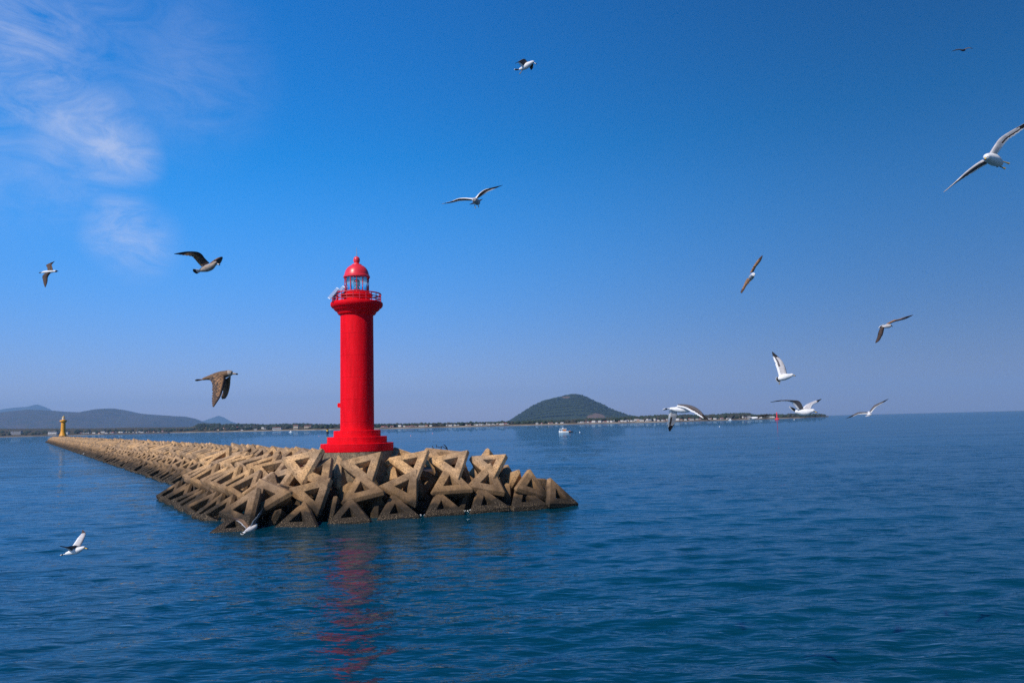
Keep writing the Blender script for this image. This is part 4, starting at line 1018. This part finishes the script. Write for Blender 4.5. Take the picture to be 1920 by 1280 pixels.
gull('gull seen from behind with drooping grey wings over the far shore', 15, (1220, 735), 14.77,
     [(520, 455, 28), (600, 462, 46), (720, 478, 72), (850, 490, 82), (970, 500, 66), (1050, 505, 50), (1090, 508, 34)],
     [([(800, 362), (1000, 350), (1190, 395), (1350, 490), (1500, 650), (1640, 790)], [(720, 392), (930, 440), (1110, 530), (1290, 640), (1450, 725), (1625, 788)], -.35, (1, 2, 0, 1, 7)),
      ([(740, 540), (710, 690), (655, 880), (540, 1085)], [(510, 505), (490, 700), (455, 880), (500, 1065)], .30, (5, 2, 0, 5, 7))],
     tail=((560, 445, 0, 26), (385, 450, 0), (395, 485, .08), (0, 2, 0)))
gull('small pale gull low over the water left of the red beacon', 30, (1380, 730), 10.67,
     [(250, 578, 14), (300, 575, 24), (360, 572, 26), (410, 565, 20), (440, 560, 12)],
     [([(390, 555), (480, 522), (580, 505), (700, 490)], [(430, 580), (490, 548), (580, 535), (695, 500)], .2, (7, 2, 7, 7)),
      ([(320, 560), (270, 552), (210, 545), (145, 545)], [(300, 585), (250, 570), (200, 558), (150, 550)], -.3, (5, 5, 5, 5))],
     tail=((270, 578, 0, 10), (232, 570, 0), (240, 592, 0), (0, 2, 0)))
gull('white gull with black tail band and both wings raised, crossing the horizon at right', 12.5, (1380, 730), 10.67,
     [(1180, 430, 34), (1250, 445, 52), (1340, 455, 66), (1430, 450, 66), (1500, 432, 44), (1540, 425, 38), (1562, 435, 28)],
     [([(1345, 385), (1265, 235), (1120, 212), (900, 213), (690, 250)], [(1235, 400), (1150, 300), (1060, 245), (900, 237), (705, 254)], -.25, (1, 2, 0, 1)),
      ([(1490, 405), (1540, 300), (1620, 265), (1712, 192)], [(1300, 412), (1395, 312), (1530, 240), (1690, 192)], .30, (5, 2, 0, 0))],
     beak=((1565, 440, 13, 0), (1638, 464, 5, 0)), tail=((1330, 440, 0, 34), (1060, 335, 0), (1290, 510, .04), (0, 2, 0)), eye=(1550, 425, -.035, 7))
gull('grey backed gull flying away at the right horizon', 19, (1570, 730), 16,
     [(960, 755, 40, -.12), (950, 740, 58, 0), (945, 710, 56, .14), (960, 685, 30, .24)],
     [([(900, 690), (750, 680), (600, 690), (450, 770), (260, 866)], [(905, 738), (750, 738), (620, 757), (480, 812), (275, 866)], -.05, (1, 2, 0, 1)),
      ([(975, 655), (1075, 505), (1170, 440), (1350, 358), (1542, 272)], [(1015, 702), (1130, 562), (1210, 502), (1370, 408), (1535, 284)], -.05, (1, 2, 0, 1))],
     tail=((955, 740, -.12, 36), (845, 808, -.28), (1045, 745, -.28), (0, 2, 0)))
gull('tiny dark gull gliding in the top right corner', 43, (1780, 80), 38.4,
     [(740, 510, 30, .1), (840, 535, 52, .05), (950, 560, 72), (1060, 565, 66), (1150, 550, 34)],
     [([(750, 460), (520, 490), (330, 555), (155, 635)], [(760, 530), (540, 560), (350, 605), (170, 645)], .1, (1, 2, 1, 1)),
      ([(1050, 480), (1240, 395), (1450, 355), (1705, 440)], [(1150, 520), (1280, 440), (1490, 425), (1690, 458)], -.1, (1, 2, 1, 1))], bodym=2)
# perched gulls
def perched(x, y, D, h, label):
    p = P(x, y, D); b = MB(); s = h / .36
    def q(dx, dz, dy=0): return (p.x + dx * s, p.y + dy * s, p.z + dz * s)
    b.tube([q(-.22, .10), q(-.10, .16), q(.0, .20), (q(.10, .24)), q(.13, .30)], [.02 * s, .06 * s, .085 * s, .07 * s, .045 * s], n=12, m=0)
    b.tube([q(.13, .27), q(.14, .32), q(.16, .35), q(.20, .34)], [.045 * s, .05 * s, .048 * s, .02 * s], n=12, m=0)
    b.tube([q(.20, .34), q(.26, .325)], [.016 * s, .005 * s], n=6, m=3)
    b.tube([q(-.30, .09, -.03), q(-.12, .17, -.05), q(.03, .21, -.05)], [.01 * s, .05 * s, .045 * s], n=10, m=1)
    b.tube([q(-.30, .09, .03), q(-.12, .17, .05), q(.03, .21, .05)], [.01 * s, .05 * s, .045 * s], n=10, m=1)
    for dy in (-.03, .03): b.tube([q(.0, .14, dy), q(.0, 0, dy)], .008 * s, n=6, m=3)
    tag(b.build('seagull', GM, smooth=True, loc=p, autos=60), label, 'seagull')
perched(380, 897, 73, .52, 'white gull perched on the blocks at the left side of the breakwater head')
perched(156, 852.5, 214, .50, 'tiny white gull perched at the waterline of the long trunk')

# ------------------------------------------------------------------ haze
hz = bpy.data.materials.new('haze'); hz.use_nodes = True; t = hz.node_tree; t.nodes.clear()
out = t.nodes.new('ShaderNodeOutputMaterial'); pv = t.nodes.new('ShaderNodeVolumePrincipled')
pv.inputs['Color'].default_value = (.36, .64, 1.0, 1); pv.inputs['Density'].default_value = 4.4e-5; pv.inputs['Anisotropy'].default_value = 0.0
t.links.new(pv.outputs[0], out.inputs['Volume'])
b = MB(); b.box((0, 13400, 548), (56000, 29400, 1104)); o = b.build('haze', hz); tag(o, 'thin blue sea haze over the bay', 'haze', kind='stuff')
